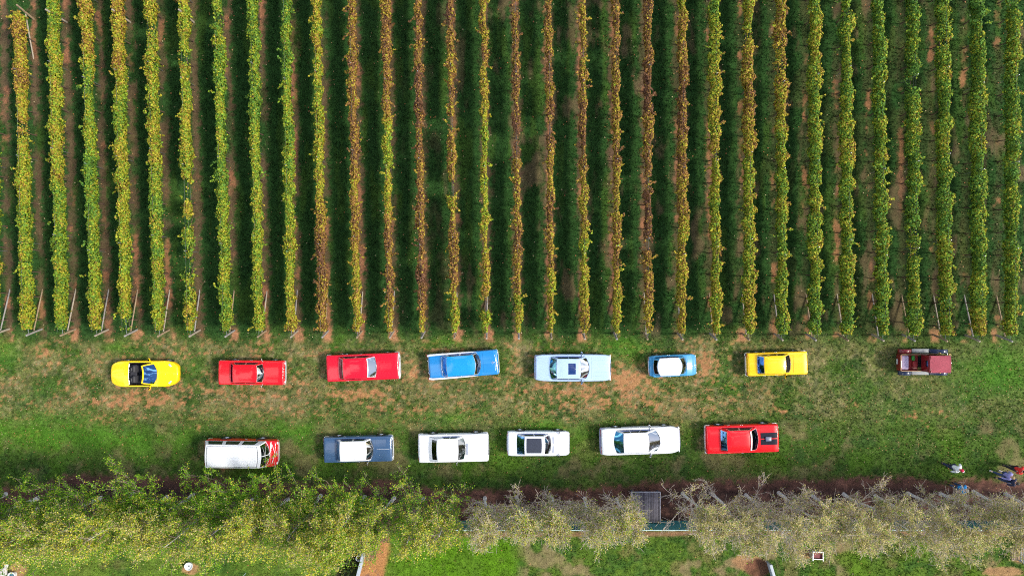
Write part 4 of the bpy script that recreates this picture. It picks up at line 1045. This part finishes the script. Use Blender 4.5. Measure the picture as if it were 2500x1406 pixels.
# 5 ice blue big sedan
c = car(dict(name='sedan', label='large ice-blue sedan with a dark blue sunroof and ribbed bonnet', group=G1, px=(1304, 1341, 1359, 1417, 1439, 1492.5), py=897.5, w=1.80, paint=ICE, wr=.64, belt=.95, roof=1.42, rf=(.5, .12), rr=(.6, .10), bow=.24, rbow=.14, tbow=.06, rwin=(.07, .06, .92), rglass=glass('teal_sky_glass', (.10, .34, .42), .45, (.35, .80, .95)), chrome_rim=True, rimm=TRIM, mirrors=[(1421, 1, 'pod'), (1421, -1, 'pod')], handles=[1382, 1408], handlem=TRIM, bumper=ICE, hl='box', tl=(.5, .16), seat=CREAMS, sunroof=(1387.5, 1406, .56, mat('sunroof_blue', (.008, .03, .14), rough=.15, coat=.8)), waist=.08, tailgap=.08))  # rear glass: teal gloss colour stands in for reflected sky
b = MB()
for q in (-.62, -.33, .33, .62): b.tube([(x_, q * c['hw'] * (1 - .12 * (x_ - c['xwb']) / 1.5), c['topz'](x_, q * c['hw']) + .010) for x_ in np.linspace(c['xwb'] + .25, c['x1'] - .2, 6)], .012, 5)
b.build('bonnet_rib', ICE, c['root'], 60)
b = MB(); b.box((c['x1'] - .03, 0, c['ztop'](c['x1']) + .01), (.06, .62, .08), bev=.03); b.build('grille_shell', CHROME, c['root'])
# 6 small blue car with a white roof
c = car(dict(name='small_car', label='tiny blue hatch-sized car with a white roof, smallest car in the upper row', group=G1, px=(1583, 1594, 1606, 1665, 1676, 1701), py=892.5, w=1.44, rot=2.6, paint=SKYB, roof_paint=WHITE, wr=.57, gw=.80, belt=.86, roof=1.34, rf=(.34, .18), rr=(.40, .16), bow=.16, rbow=.10, tbow=.17, trbow=.18, rcrown=.055, rwin=(.16, .14, .84), rglass=GLASS_DARK, bump=.05, boot=False, wheel_r=.26, handles=[1634], mirrors=[], hl='round', zf=.74, zd=.72, zh=.86, zk=.84, cowl=.08, nose=.16, bonw=.62, seat=CREAMS, side=[(.12, .50), (.55, .88)], crown=.06, shoulder=.14, frame_paint=SKYB))
# 7 yellow sedan
c = car(dict(name='sedan', label='golden yellow boxy sedan with yellow roof and dark blue rear window', group=G1, px=(1820, 1848, 1867, 1919, 1931, 1971.5), py=887.5, w=1.54, rot=2.0, paint=YEL2, wr=.575, rf=(.12, .04), rr=(.12, .05), bow=.12, rbow=.04, rwin=(.08, .06, .90), rglass=glass('deep_blue_sky_glass', (.02, .07, .24), .45, (.10, .28, .80)), wglass=GLASS_DARK, chrome_rim=True, handles=[1866, 1895], mirrors=[(1918, -1, 'pod')], wheel_r=.30, boot=True, side=[(.08, .28), (.34, .60), (.65, .90)], zf=.88, rim=.014))  # rear glass: deep blue sky reflection painted as gloss colour
for sy in (-1, 1):
    b = MB(); b.box((c['x0'] - .05, sy * .66, .56), (.09, .18, .10), bev=.03); b.build('bumper_corner', CHROME, c['root'])
# 9 van
c = car(dict(name='van', label='red and white van with a ribbed white roof and split windscreen', cat='van', group=G2, px=(503, 499, 499.5, 635, 659, 681), py=1109, hy=1.3, w=1.74, rot=-.6, paint=paint('van_red', (.52, .004, .012)), frame_paint=WHITE, roof_paint=WHITE, belt=1.14, roof=1.93, zf=1.00, zd=1.10, zh=1.10, zk=1.12, rf=(.28, .12), rr=(.2, .06), gw=.97, wr=.735, bow=.30, rbow=.02, tbow=.10, trbow=.05, rcrown=.07, split=True, ribs=7, crown=.03, boot=False, wheel_r=.32, cowl=.05, nose=.12, bonw=.5, side=[(.05, .30), (.36, .60), (.66, .90)], sglass=GLASS_DARK, rwin=(.14, .25, .8), rearseat=True, mirrors=[(632, 1, 'stalk')], mirrorm=TRIM, handles=[600], hl='round', grille=False, zlow=.30, shoulder=.12, bsec=(.09, .035), floor=.5, rim=.012, wheels=(-1.20, 1.20), bcurve=.22, chrome_rim=False, seat=TANS, pillar=.06))
r = c['root']
b = MB()
for q in np.linspace(-1, 1, 2):
    pass
b.tube([(c['xwb'] + .10, -.62, c['topz'](c['xwb'] + .1, .6) + .012), (c['x1'] - .06, 0, c['topz'](c['x1'] - .06, 0) + .012), (c['xwb'] + .10, .62, c['topz'](c['xwb'] + .1, .6) + .012)], .018, 6); b.build('nose_band', WHITE, r, 60)
b = MB(); b.tube([c['fb'](0).lerp(c['ft'](0), .55) + Vector((.03, -.62, 0)), c['fb'](0).lerp(c['ft'](0), .55) + Vector((.06, 0, .02)), c['fb'](0).lerp(c['ft'](0), .55) + Vector((.03, .62, 0))], .010, 5); b.build('screen_bar', CHROME, r, 60)
b = MB(); M_ = Matrix.Translation((c['x1'] + .015, 0, .84)) @ Matrix.Rotation(math.pi / 2, 4, 'Y'); b.lathe([(.19, 0), (.19, .02), (.165, .02), (.165, 0)], 24, M_, closed=True); b.build('nose_ring', CHROME, r, 40)
# 10 navy sedan with white roof
c = car(dict(name='sedan', label='navy blue sedan with a white roof in the lower row', group=G2, px=(789, 821, 829, 893, 912, 961), py=1096, w=1.68, rot=1.5, paint=NAVY, roof_paint=WHITE, frame_paint=WHITE, wr=.64, rwin=(.05, .06, .92), rglass=glass('pale_blue_glass', (.30, .42, .52), .55), bow=.20, rbow=.03, handles=[842, 874], mirrors=[(899, -1, 'stalk')], rf=(.10, .03), rr=(.1, .04), zf=.90, seat=TANS, rim=.02))
b = MB(); b.box((c['x1'] - .04, 0, c['ztop'](c['x1']) - .02), (.08, c['hw'] * 1.9, .04), bev=.012); b.build('nose_trim', CHROME, c['root'])
b = MB(); b.tube([(x_, 0, c['topz'](x_, 0) + .016) for x_ in np.linspace(c['xwb'] + .22, c['x1'] - .16, 6)], .014, 5); b.build('bonnet_strip', CHROME, c['root'], 60)
for sy in (-1, 1):
    b = MB(); b.box((c['x0'] - .045, sy * .40, .52), (.07, .06, .22), bev=.02); b.build('overrider', CHROME, c['root'])
# 11 white coupe
c = car(dict(name='coupe', label='white two-door coupe with sloping rear pillars and no sunroof', group=G2, px=(1020, 1045, 1067, 1117, 1137, 1194), py=1093, w=1.86, rot=1.3, paint=WHITE, wr=.73, rwin=(.10, .42, .92), rglass=glass('violet_glass', (.10, .09, .18), .08), bow=.14, rbow=.05, tbow=.06, trbow=.05, side=[(.36, .62), (.65, .92)], mirrors=[(1117, -1, 'stalk')], handles=[1088], rf=(.10, .02), rr=(.10, .02), zf=.88, chrome_rim=False, wglass=glass('green_glass', (.32, .50, .42), .18), seat=TANS, crown=.04, hl='box', gw=.86))
b = MB(); b.box((c['xwb'] + .095, -.05, c['topz'](c['xwb'] + .1, 0) + .004), (.12, .72, .02), bev=.004); b.build('cowl_vent', mat('vent_grey', (.30, .33, .42), rough=.5, var=.1), c['root'])
# 12 small white sedan with black sunroof
c = car(dict(name='sedan', label='small white sedan with a large black fabric sunroof', group=G2, px=(1237, 1261, 1281, 1330, 1346, 1391.5), py=1082.5, w=1.62, rot=0, paint=WGREY, wr=.60, rf=(.34, .12), rr=(.2, .07), bow=.16, rbow=.03, rwin=(.07, .05, .93), rglass=GLASS_SKY, chrome_rim=True, rimm=TRIM, rim=.010, sunroof=(1285, 1323, .80, mat('black_fabric', (.028, .035, .06), rough=.85, var=.2, scale=30)), mirrors=[], handles=[], wheel_r=.31, wout=.03, hl='round', seat=TANS, zf=.78))
r = c['root']
for sy in (-1, 1):
    xm = c['x1'] - .72; b = MB(); b.tube([(xm, sy * .66, c['topz'](xm, .66)), (xm + .05, sy * .74, c['topz'](xm, .66) + .10)], .014, 6); b.box((xm + .05, sy * .77, c['topz'](xm, .66) + .12), (.07, .13, .09), bev=.03); b.build('wing_mirror', TRIM, r)
b = MB()
for y_ in (-.34, .26): b.box((c['xwb'] + .12, y_, c['topz'](c['xwb'] + .12, y_) + .006), (.07, .42, .02), bev=.004)
b.build('cowl_vent', mat('vent_grey', (.30, .33, .42)), r)
b = MB(); b.lathe([(0, .09), (.07, .07), (.10, 0)], 16, Matrix.Translation((c['xrb'] + .22, -.36, .86))); b.build('parcel_shelf_hat', mat('red_felt', (.5, .02, .03), rough=.9, var=.2), r, 60)
b = MB(); b.lathe([(0, .05), (.06, .04), (.075, 0)], 16, Matrix.Translation((c['xrb'] + .34, -.30, .87))); b.build('parcel_shelf_ball', WHITEP, r, 60)
# 13 large white sedan
c = car(dict(name='sedan', label='large plain white sedan with rounded nose, longest car in the lower row', group=G2, px=(1464, 1498, 1523, 1583, 1613, 1661.5), py=1075.5, w=1.80, rot=1.9, paint=WHITE, wr=.645, rf=(.75, .22), rr=(.5, .09), bow=.32, rbow=.20, tbow=.08, rwin=(.05, .04, .95), rglass=glass('teal_sky_rear_glass', (.06, .24, .36), .45, (.22, .65, .90)), chrome_rim=True, rimm=TRIM, rim=.012, mirrors=[(1588, -1, 'pod'), (1588, 1, 'pod')], handles=[1560], bumper=mat('lilac_grey_bumper', (.28, .28, .42), rough=.5, var=.1), bsec=(.12, .05), bump=.10, side=[(.08, .30), (.34, .62), (.66, .92)], hl='box', tl=(.5, .14), seat=GREENS, nose=.2, wheel_r=.32))  # rear glass: sky reflection painted in as a teal-blue gloss
r = c['root']
for y_, sc_, m_ in ((.02, .17, CREAMS), (-.40, .12, GREENS)):
    b = MB(); b.lathe([(0, .08), (sc_ * .7, .07), (sc_, 0)], 20, Matrix.Translation((c['xrb'] + .42, y_, .865))); b.build('straw_hat', m_, r, 60)
# 14 red car with black bonnet stripes
c = car(dict(name='sedan', label='red sedan with two black bonnet stripes and a bonnet scoop in the lower row', group=G2, px=(1720.5, 1758.5, 1776, 1836, 1852, 1901), py=1071, w=1.84, rot=1.9, paint=RED, wr=.68, rf=(.10, .03), rr=(.10, .02), bow=.16, rbow=.03, rwin=(.10, .05, .92), rglass=GLASS_SKY, handles=[1779, 1812], mirrors=[], zf=.90, bumper=CHROME, side=[(.14, .50), (.54, .92)], rim=.028, wglass=GLASS_DARK))
r = c['root']
for ya, yb in ((.025, .40), (-.40, -.025)):
    b = MB(); b.grid(lambda u, v: (u, v, c['topz'](u, v) + .0165), list(np.linspace(c['xwb'] + .14, c['x1'] - .125, 12)), list(np.linspace(ya, yb, 5))); b.build('bonnet_stripe', BLACKP, r, 40)
b = MB(); xs_ = c['xwb'] + .62; b.box((xs_, 0, c['topz'](xs_, 0) + .055), (.38, .30, .10), bev=.03); b.build('bonnet_scoop', mat('scoop_grey', (.10, .12, .20), rough=.35, var=.2), r)
b = MB(); b.tube([c['ft'](v) + Vector((-.05, 0, .055)) for v in np.linspace(-.92, .92, 7)], .035, 6); b.build('sun_visor', WHITE, r, 60)
for sy in (-1, 1):
    b = MB(); b.box((c['x0'] - .03, sy * c['hw'] * .92, .62), (.14, .10, .16), bev=.03); b.build('bumper_corner', CHROME, r)

# 8 vintage utility with a ribbed canvas cab roof and open rear
MAR = paint('maroon', (.16, .008, .012)); MIDN = paint('midnight_blue', (.012, .022, .06)); PINKC = mat('faded_red_canvas', (.32, .055, .08), rough=.8, var=.15, scale=10)
xb_, xe_ = 25.62, 29.05; yc_ = gy(885, .9)
r = empty('vintage_pickup', (0, yc_, 0)); tag(r, 'maroon vintage open-backed pickup with a ribbed red canvas cab roof and dark mudguards', 'pickup truck', G1)
def lb(name, c_, d, m, bev=.03, rz=0, par=r): b = MB(); b.box(c_, d, rz, bev); return b.build(name, m, par, 40)
lb('chassis', ((xb_ + xe_) / 2, 0, .42), (xe_ - xb_ - .1, .72, .14), UNDER)
# rear tub: open box with a rolled rim
b = MB()
for sy in (-1, 1): b.box(((xb_ + 27.02) / 2, sy * .525, .76), (27.02 - xb_, .05, .50), bev=.02)
b.box((xb_ + .06, 0, .76), (.12, 1.0, .50), bev=.03); b.build('rear_body', MAR, r, 40)
lb('tub_floor', ((xb_ + 27.0) / 2 + .06, 0, .60), (27.0 - xb_ - .14, 1.0, .04), REDS, .01)
b = MB()
b.tube([(26.98, .545, 1.02), (xb_ + .10, .545, 1.02), (xb_ + .02, .50, 1.02), (xb_ + .02, -.50, 1.02), (xb_ + .10, -.545, 1.02), (26.98, -.545, 1.02)], .022, 8); b.build('rim_rail', mat('tan_rail', (.35, .22, .12), rough=.5, var=.2), r, 60)
lb('rear_bench', (26.02, 0, .74), (.50, .92, .24), mat('lilac_cover', (.42, .34, .48), rough=.75, var=.25, scale=14), .06)
lb('front_bench', (26.72, -.12, .74), (.30, .42, .22), REDS, .06)
lb('green_bag', (26.60, .28, .76), (.16, .34, .20), mat('green_bag', (.05, .30, .04), rough=.7, var=.2), .05)
# cab: rear wall, sides, cowl, roof
b = MB(); b.box((27.03, 0, 1.48), (.05, 1.08, 1.02), bev=.015)
for sy in (-1, 1): b.box((27.62, sy * .54, .86), (1.14, .05, .62), bev=.02)
b.build('cab', MAR, r, 40)
lb('cab_window', (26.998, .0, 1.60), (.02, .40, .24), GLASS_SKY, .005)
for sy in (-1, 1):
    for xx in (27.10, 28.18): lb('roof_post', (xx, sy * .53, 1.55), (.05, .04, .80), MAR, .01)
lb('cab_seat', (27.45, 0, .82), (.5, .98, .26), REDS, .07)
b = MB(); n_r = 22
def rf(u, v):
    x = 26.98 + 1.36 * u; rib = .010 * (1 if int(u * n_r * 2 + .001) % 2 else 0)
    e = min(u, 1 - u) < 1e-4 or abs(v) > .999
    return (x, v * .555, 1.94 + .055 * (1 - v * v) + rib - (.06 if e else 0))
us = [0, .0005] + sorted(q for k in range(1, n_r * 2) for q in (k / (n_r * 2) - .004, k / (n_r * 2) + .004)) + [.9995, 1]
b.grid(rf, us, [-1, -.99] + list(np.linspace(-.9, .9, 9)) + [.99, 1]); b.build('canvas_roof', PINKC, r, 30)
b = MB(); b.box((28.33, 0, 1.93), (.05, 1.13, .06), bev=.02); b.build('front_bow', mat('pale_canvas_edge', (.62, .42, .48), rough=.7, var=.1), r)
b = MB(); b.box((28.22, 0, 1.48), (.015, .98, .66)); w_ = b.build('windscreen', GLASS, r)
b = MB()
for z in (1.13, 1.83): b.box((28.22, 0, z), (.035, 1.04, .035), bev=.008)
for sy in (-1, 1): b.box((28.22, sy * .505, 1.48), (.035, .03, .66), bev=.008)
b.build('frame', CHROME, w_)
# bonnet, radiator
b = MB(); b.grid(lambda u, v: (28.16 + .66 * u, math.sin(v) * (.48 - .12 * u), .62 + (.46 - .03 * u) * max(0, math.cos(v)) ** .55), list(np.linspace(0, 1, 8)), list(np.linspace(-math.pi / 2, math.pi / 2, 15))); b.build('bonnet', MAR, r, 50)
b = MB(); b.box((28.86, 0, .78), (.10, .74, .66), bev=.04); ra = b.build('radiator', CHROME, r)
b = MB(); b.box((28.915, 0, .76), (.02, .58, .50), bev=.008); b.build('core', TRIM, ra)
b = MB(); b.lathe([(.05, 0), (.05, .05), (.02, .09), (0, .09)], 12, Matrix.Translation((28.86, 0, 1.11))); b.build('cap', CHROME, ra)
# wheels, mudguards and running boards
def spoked(xw, yw, R=.36):
    Mw = Matrix.Translation((xw, yw, R)) @ Matrix.Rotation(-math.copysign(math.pi / 2, yw), 4, 'X')
    b = MB(); b.lathe([(R * .78, -.05), (R * .95, -.055), (R, -.02), (R, .02), (R * .95, .055), (R * .78, .05)], 28, Mw, closed=True); w_ = b.build('wheel', RUBBER, r, 40)
    b = MB(); b.lathe([(R * .70, -.03), (R * .79, -.035), (R * .79, .035), (R * .70, .03)], 28, Mw, closed=True)
    for k in range(10):
        t = k * math.pi / 5; b.tube([Mw @ Vector((.05 * math.cos(t), .05 * math.sin(t), 0)), Mw @ Vector((R * .74 * math.cos(t), R * .74 * math.sin(t), 0))], .016, 6)
    b.lathe([(0, .06), (.06, .05), (.07, -.03), (0, -.03)], 14, Mw); b.build('spokes', mat('wood_spokes', (.35, .20, .08), rough=.5, var=.2), w_, 40)
for sy in (-1, 1):
    spoked(26.20, sy * .70); spoked(28.62, sy * .70)
    for nm, xw, m_, a0, a1, R in (('rear_mudguard', 26.20, MAR if sy > 0 else MIDN, -.15, 3.0, .46), ('front_mudguard', 28.62, MIDN, .05, 2.75, .47)):
        b = MB()
        def mg(u, v, xw=xw, R=R):
            a = u; x = xw + R * math.cos(a); z = .36 + R * math.sin(a) * (.86)
            if nm == 'front_mudguard' and a > 1.6: x = xw - (a - 1.6) * .72; z = .36 + R * .86 - (a - 1.6) ** 1.5 * .30
            return (x, sy * (.72 + v * .145), z + .035 * (1 - v * v) - .03 * (abs(v) > .99))
        b.grid(mg, list(np.linspace(a0, a1, 18)), [-1, -.97, -.6, 0, .6, .97, 1], flip=sy > 0); o = b.build(nm, m_, r, 60)
        so = o.modifiers.new('thick', 'SOLIDIFY'); so.thickness = .012
    b = MB(); b.box((27.30, sy * .73, .42), (1.18, .27, .04), bev=.01)
    for k in range(6): b.box((27.30, sy * (.73 + (k - 2.5) * .04), .444), (1.1, .014, .01))
    b.build('running_board', mat('grey_tread', (.16, .18, .21), rough=.5, var=.15), r)
    b = MB(); M_ = Matrix.Translation((28.88, sy * .52, .98)) @ Matrix.Rotation(math.pi / 2, 4, 'Y'); b.lathe([(0, -.12), (.07, -.10), (.115, .0), (.12, .05), (.10, .055), (0, .06)], 18, M_); b.build('headlight', mat('brass', (.80, .55, .18), rough=.2, metal=1), r, 40)
    b = MB(); b.lathe([(0, .10), (.045, .08), (.05, -.05), (0, -.06)], 12, Matrix.Translation((28.14, sy * .64, 1.12))); b.build('side_lamp', mat('brass', (.8, .55, .18)), r, 40)
    b = MB(); b.box((xb_ - .04, sy * .43, .82), (.06, .08, .08), bev=.02); b.build('tail_light', REDLAMP, r)
lb('number_plate', (xb_ - .03, .05, .66), (.02, .34, .12), WHITEP, .004)
b = MB(); b.tube([(xe_ - .02, -.62, .5), (xe_ + .03, 0, .5), (xe_ - .02, .62, .5)], .028, 8); b.build('bumper', CHROME, r, 60)
# ------------------------------------------------------------------ people
def skin_mesh(name, chains, mat_, parent, root_i=0, lev=1):
    """chains: list of [(point, radius), ...]; a point met before is joined"""
    vs, es, rs = [], [], []; key = {}
    def idx(p, r_):
        k = tuple(round(q, 4) for q in p)
        if k not in key: key[k] = len(vs); vs.append(k); rs.append(r_)
        return key[k]
    for ch in chains:
        prev = None
        for p, r_ in ch:
            i = idx(p, r_)
            if prev is not None and prev != i: es.append((prev, i))
            prev = i
    me = bpy.data.meshes.new('tmp'); me.from_pydata(vs, es, []); o = bpy.data.objects.new('tmp', me); COL.objects.link(o)
    sk = o.modifiers.new('s', 'SKIN'); sk.use_smooth_shade = True
    for i, d in enumerate(me.skin_vertices[0].data):
        rr_ = rs[i]; d.radius = rr_ if isinstance(rr_, tuple) else (rr_, rr_); d.use_root = (i == root_i)
    ss = o.modifiers.new('d', 'SUBSURF'); ss.levels = lev; ss.render_levels = lev
    dg = bpy.context.evaluated_depsgraph_get(); m2 = bpy.data.meshes.new_from_object(o.evaluated_get(dg)); m2.name = name
    bpy.data.objects.remove(o); m2.materials.clear(); m2.materials.append(mat_)
    m2.polygons.foreach_set('use_smooth', np.ones(len(m2.polygons), dtype=bool)); m2.update()
    return link(bpy.data.objects.new(name, m2), parent)

def person(px, py, heading, lab, skin, top, bottom, shoes, cap=None, hair=None, hat_front=None, stride=.22, arms=(.25, -.25), elbow=(.5, .4), long_sleeve=True, ht=1.72, band=None, patch=None, abduct=.10):
    """feet stand at the photo point (px, py); heading: direction the person walks (rad)"""
    r = empty('person', (gx(px), gy(py), 0), heading); tag(r, lab, 'person', 'people walking on the grass'); k = ht / 1.72
    V = lambda x, y, z: (x * k, y * k, z * k)
    hip = V(0, 0, .93); legs = []
    body = [[(hip, (.10 * k, .08 * k)), (V(.01, 0, 1.10), (.10 * k, .08 * k)), (V(.015, 0, 1.28), (.125 * k, .088 * k)), (V(.01, 0, 1.41), (.095 * k, .07 * k)), (V(.015, 0, 1.48), .055 * k), (V(.03, 0, 1.56), .072 * k), (V(.035, 0, 1.64), .088 * k), (V(.03, 0, 1.70), .06 * k)]]
    body.append([(V(.035, 0, 1.64), .088 * k), (V(.115, 0, 1.62), .022 * k), (V(.135, 0, 1.605), .012 * k)])
    tro, shs, slv = [], [], []
    for sy, ph in ((1, 1), (-1, -1)):
        f = stride * ph; kx = f * .62 + .05
        hp = V(0, sy * .095, .88); kn = V(kx, sy * .10, .50); lift = .05 if f < 0 else 0; an = V(f - (.04 if f < 0 else 0), sy * .10, .10 + lift); toe = V(f + .15, sy * .115, .045)
        body.append([(hip, (.10 * k, .08 * k)), (hp, .078 * k), (kn, .058 * k), (an, .040 * k), (toe, .034 * k)])
        tro.append([(V(0, 0, .94), (.16 * k, .135 * k)), (V(0, sy * .105, .87), .118 * k), (V(kx, sy * .11, .50), .088 * k), (V(an[0] / k, sy * .10, an[2] / k + .02), .070 * k)])
        s_ = MB(); s_.box((0, 0, 0), (.28 * k, .10 * k, .085 * k), bev=.03, M=Matrix.Translation((f * k + .05 * k, sy * .108 * k, (.045 + lift * .6) * k)) @ Matrix.Rotation(.25 if f < 0 else 0, 4, 'Y')); s_.build('shoe', shoes, r, 60)
        a = arms[0 if sy > 0 else 1]; e = elbow[0 if sy > 0 else 1]
        sh = V(.01, sy * .17, 1.40); el = (sh[0] + math.sin(a) * .29 * k, sh[1] + sy * abduct * k, sh[2] - math.cos(a) * .29 * k)
        wr = (el[0] + math.sin(a + e) * .25 * k, el[1] + sy * .01 - sy * .03 * e * k, el[2] - math.cos(a + e) * .25 * k)
        dv = Vector((math.sin(a + e), 0, -math.cos(a + e))); pm = tuple(Vector(wr) + dv * .085 * k)
        body.append([(V(.01, 0, 1.41), (.095 * k, .07 * k)), (sh, .050 * k), (el, .042 * k), (wr, .027 * k), (pm, (.036 * k, .018 * k))])
        sd_ = Vector((math.cos(a + e), 0, math.sin(a + e)))
        for q, (of, ln) in enumerate(((-.030, .070), (-.010, .082), (.010, .078), (.030, .060))):
            b0 = Vector(pm) + sd_ * of * k + dv * .012; b1 = b0 + dv * ln * .55 * k + Vector((0, -sy * .008, 0)); b2 = b1 + dv * ln * .45 * k + Vector((0, -sy * .022, 0))
            body.append([(pm, (.036 * k, .018 * k)), (tuple(b0), .0095 * k), (tuple(b1), .0085 * k), (tuple(b2), .007 * k)])
        t0 = Vector(wr).lerp(Vector(pm), .5); body.append([(wr, .027 * k), (tuple(t0 + sd_ * .045 * k), .011 * k), (tuple(t0 + sd_ * .06 * k + dv * .045 * k), .009 * k)])
        top_l = [(V(.01, 0, 1.40), (.14 * k, .105 * k)), (V(.01, sy * .185, 1.40), .088 * k), (el, .068 * k)]
        if long_sleeve: top_l.append((tuple(Vector(el).lerp(Vector(wr), .9)), .050 * k))
        slv.append(top_l)
    skin_mesh('body', body, skin, r)
    skin_mesh('trousers', tro, bottom, r)
    skin_mesh('shirt', [[(V(0, 0, .84), (.195 * k, .16 * k)), (V(0, 0, .95), (.185 * k, .15 * k)), (V(.01, 0, 1.10), (.175 * k, .14 * k)), (V(.015, 0, 1.28), (.20 * k, .15 * k)), (V(.01, 0, 1.40), (.14 * k, .105 * k)), (V(.012, 0, 1.46), .072 * k)]] + slv, top, r)
    # face
    for sy in (-1, 1):
        b = MB(); b.lathe([(0, .012), (.010, .008), (.013, 0)], 10, Matrix.Translation(V(.112, sy * .034, 1.645)) @ Matrix.Rotation(math.pi / 2, 4, 'Y')); b.build('eye', mat('eye_dark', (.05, .04, .04), rough=.2), r, 60)
        b = MB(); b.box(V(.03, sy * .092, 1.625), (.04 * k, .02 * k, .06 * k), bev=.009); b.build('ear', skin, r, 60)
    b = MB(); b.box(V(.108, 0, 1.565), (.012, .05 * k, .012), bev=.004); b.build('mouth', mat('lips', (.35, .10, .09), rough=.5), r, 60)
    dome = lambda R, z0, h: [(R * math.cos(t), z0 + h * math.sin(t)) for t in np.linspace(-.15, math.pi / 2, 9)]
    if cap:
        b = MB(); b.lathe(dome(.108 * k, 1.66 * k, .11 * k), 20, Matrix.Translation((.025 * k, 0, 0))); h_ = b.build('cap', cap, r, 60)
        b = MB(); b.grid(lambda u, v: (.11 * k + u * .10 * k * math.sqrt(max(0, 1 - v * v * .8)), v * .085 * k, 1.672 * k - u * .02 - v * v * .012), [0, .3, .6, .9, 1], list(np.linspace(-1, 1, 9)));
        br = b.build('cap_brim', hat_front or cap, h_, 60); so = br.modifiers.new('t', 'SOLIDIFY'); so.thickness = .008
    if hair:
        b = MB(); b.lathe([(.098 * k, 1.57 * k)] + dome(.106 * k, 1.655 * k, .10 * k), 18, Matrix.Translation((.008 * k, 0, 0))); b.build('hair', hair, r, 60)
    if band:
        b = MB(); ring = [(math.cos(t) * .135 * k + .012, math.sin(t) * .20 * k) for t in np.linspace(0, 2 * math.pi, 25)[:-1]]
        vv = [(x_, y_, z_) for z_ in (1.12 * k, 1.19 * k) for x_, y_ in ring]; b.add(vv, [(i, (i + 1) % 24, 24 + (i + 1) % 24, 24 + i) for i in range(24)]); b.build('reflective_band', band, r, 60)
    return r
SK = mat('skin_fair', (.62, .36, .25), rough=.55, var=.08); DENIM = mat('denim', (.030, .055, .13), rough=.8, var=.25, scale=20); BLACKT = mat('black_trousers', (.014, .014, .02), rough=.85, var=.2); NAVYT = mat('navy_cloth', (.016, .022, .06), rough=.85, var=.2)
CW = mat('white_cotton', (.74, .77, .80), rough=.85, var=.08, bump=.2); CL = mat('lilac_cotton', (.28, .26, .58), rough=.85, var=.12); CR = mat('red_cotton', (.62, .025, .02), rough=.8, var=.12); CB = mat('blue_print_cotton', (.02, .30, .75), rough=.8, var=.45, scale=22); 
WS = mat('white_shoe', (.7, .7, .72), rough=.6, var=.1); BS = mat('black_shoe', (.02, .02, .02), rough=.6, var=.1); HG = mat('hair_grey', (.38, .34, .30), rough=.7, var=.2); HB = mat('hair_blond', (.42, .28, .14), rough=.7, var=.2); HD = mat('hair_dark', (.04, .03, .025), rough=.6, var=.2)
person(2307, 1131, RAD(-38), 'person in white shirt, navy trousers and red cap, walking on open grass', SK, CW, NAVYT, BS, cap=mat('red_cap', (.55, .015, .06), rough=.8, var=.1), hat_front=WS, arms=(.1, -.2), elbow=(.5, .5), abduct=.16, ht=1.78)
person(2322, 1180, RAD(-20), 'person in bright blue patterned shirt and jeans standing by the bare trees', SK, CB, DENIM, BS, hair=HG, stride=.12, arms=(.4, .1), elbow=(.9, .4), long_sleeve=False, ht=1.70)
person(2432, 1150, RAD(160), 'person in lilac top, jeans and white shoes, striding beside the person in red', SK, CL, DENIM, WS, hair=HB, stride=.30, ht=1.66, arms=(.4, -.4))
person(2457, 1135, RAD(-30), 'person in red shirt with pale band and black trousers at the right edge', SK, CR, BLACKT, BS, hair=HD, band=mat('pale_band', (.65, .45, .30), rough=.6, var=.1), long_sleeve=False, ht=1.76, cap=WS)
person(2441, 1163, RAD(170), 'person in dark navy jacket and trousers, partly under the twigs beside the lilac-topped person', SK, NAVYT, DENIM, BS, hair=HD, stride=.2, ht=1.72, arms=(.2, -.3))

# fallen vine leaves lying in the lanes
rng = np.random.default_rng(41); n = 6500
x_ = rng.uniform(-35, 35, n); q_ = rng.random(n); y_ = np.where(q_ < .30, rng.uniform(-3.5, 20, n), np.where(q_ < .36, rng.uniform(-20, -12, n), -8 + rng.normal(0, 2.4, n)))
V_, F_ = quads(np.stack([x_, y_, np.full(n, .06)], 1), rng.normal(0, .3, (n, 3)) + [0, 0, 1], np.where(q_ < .36, rng.uniform(.05, .11, n), rng.uniform(.03, .075, n)), rng)
c_ = np.array([(.46, .28, .13), (.42, .18, .08), (.46, .38, .22), (.40, .16, .07)])[rng.integers(0, 4, n)]
fl = mesh_obj('fallen_leaves', V_, F_, VINE_LEAF, None, None, None, np.repeat(c_, 4, 0))
tag(fl, 'dry fallen vine leaves strewn over the grass', 'fallen leaves', kind='stuff')
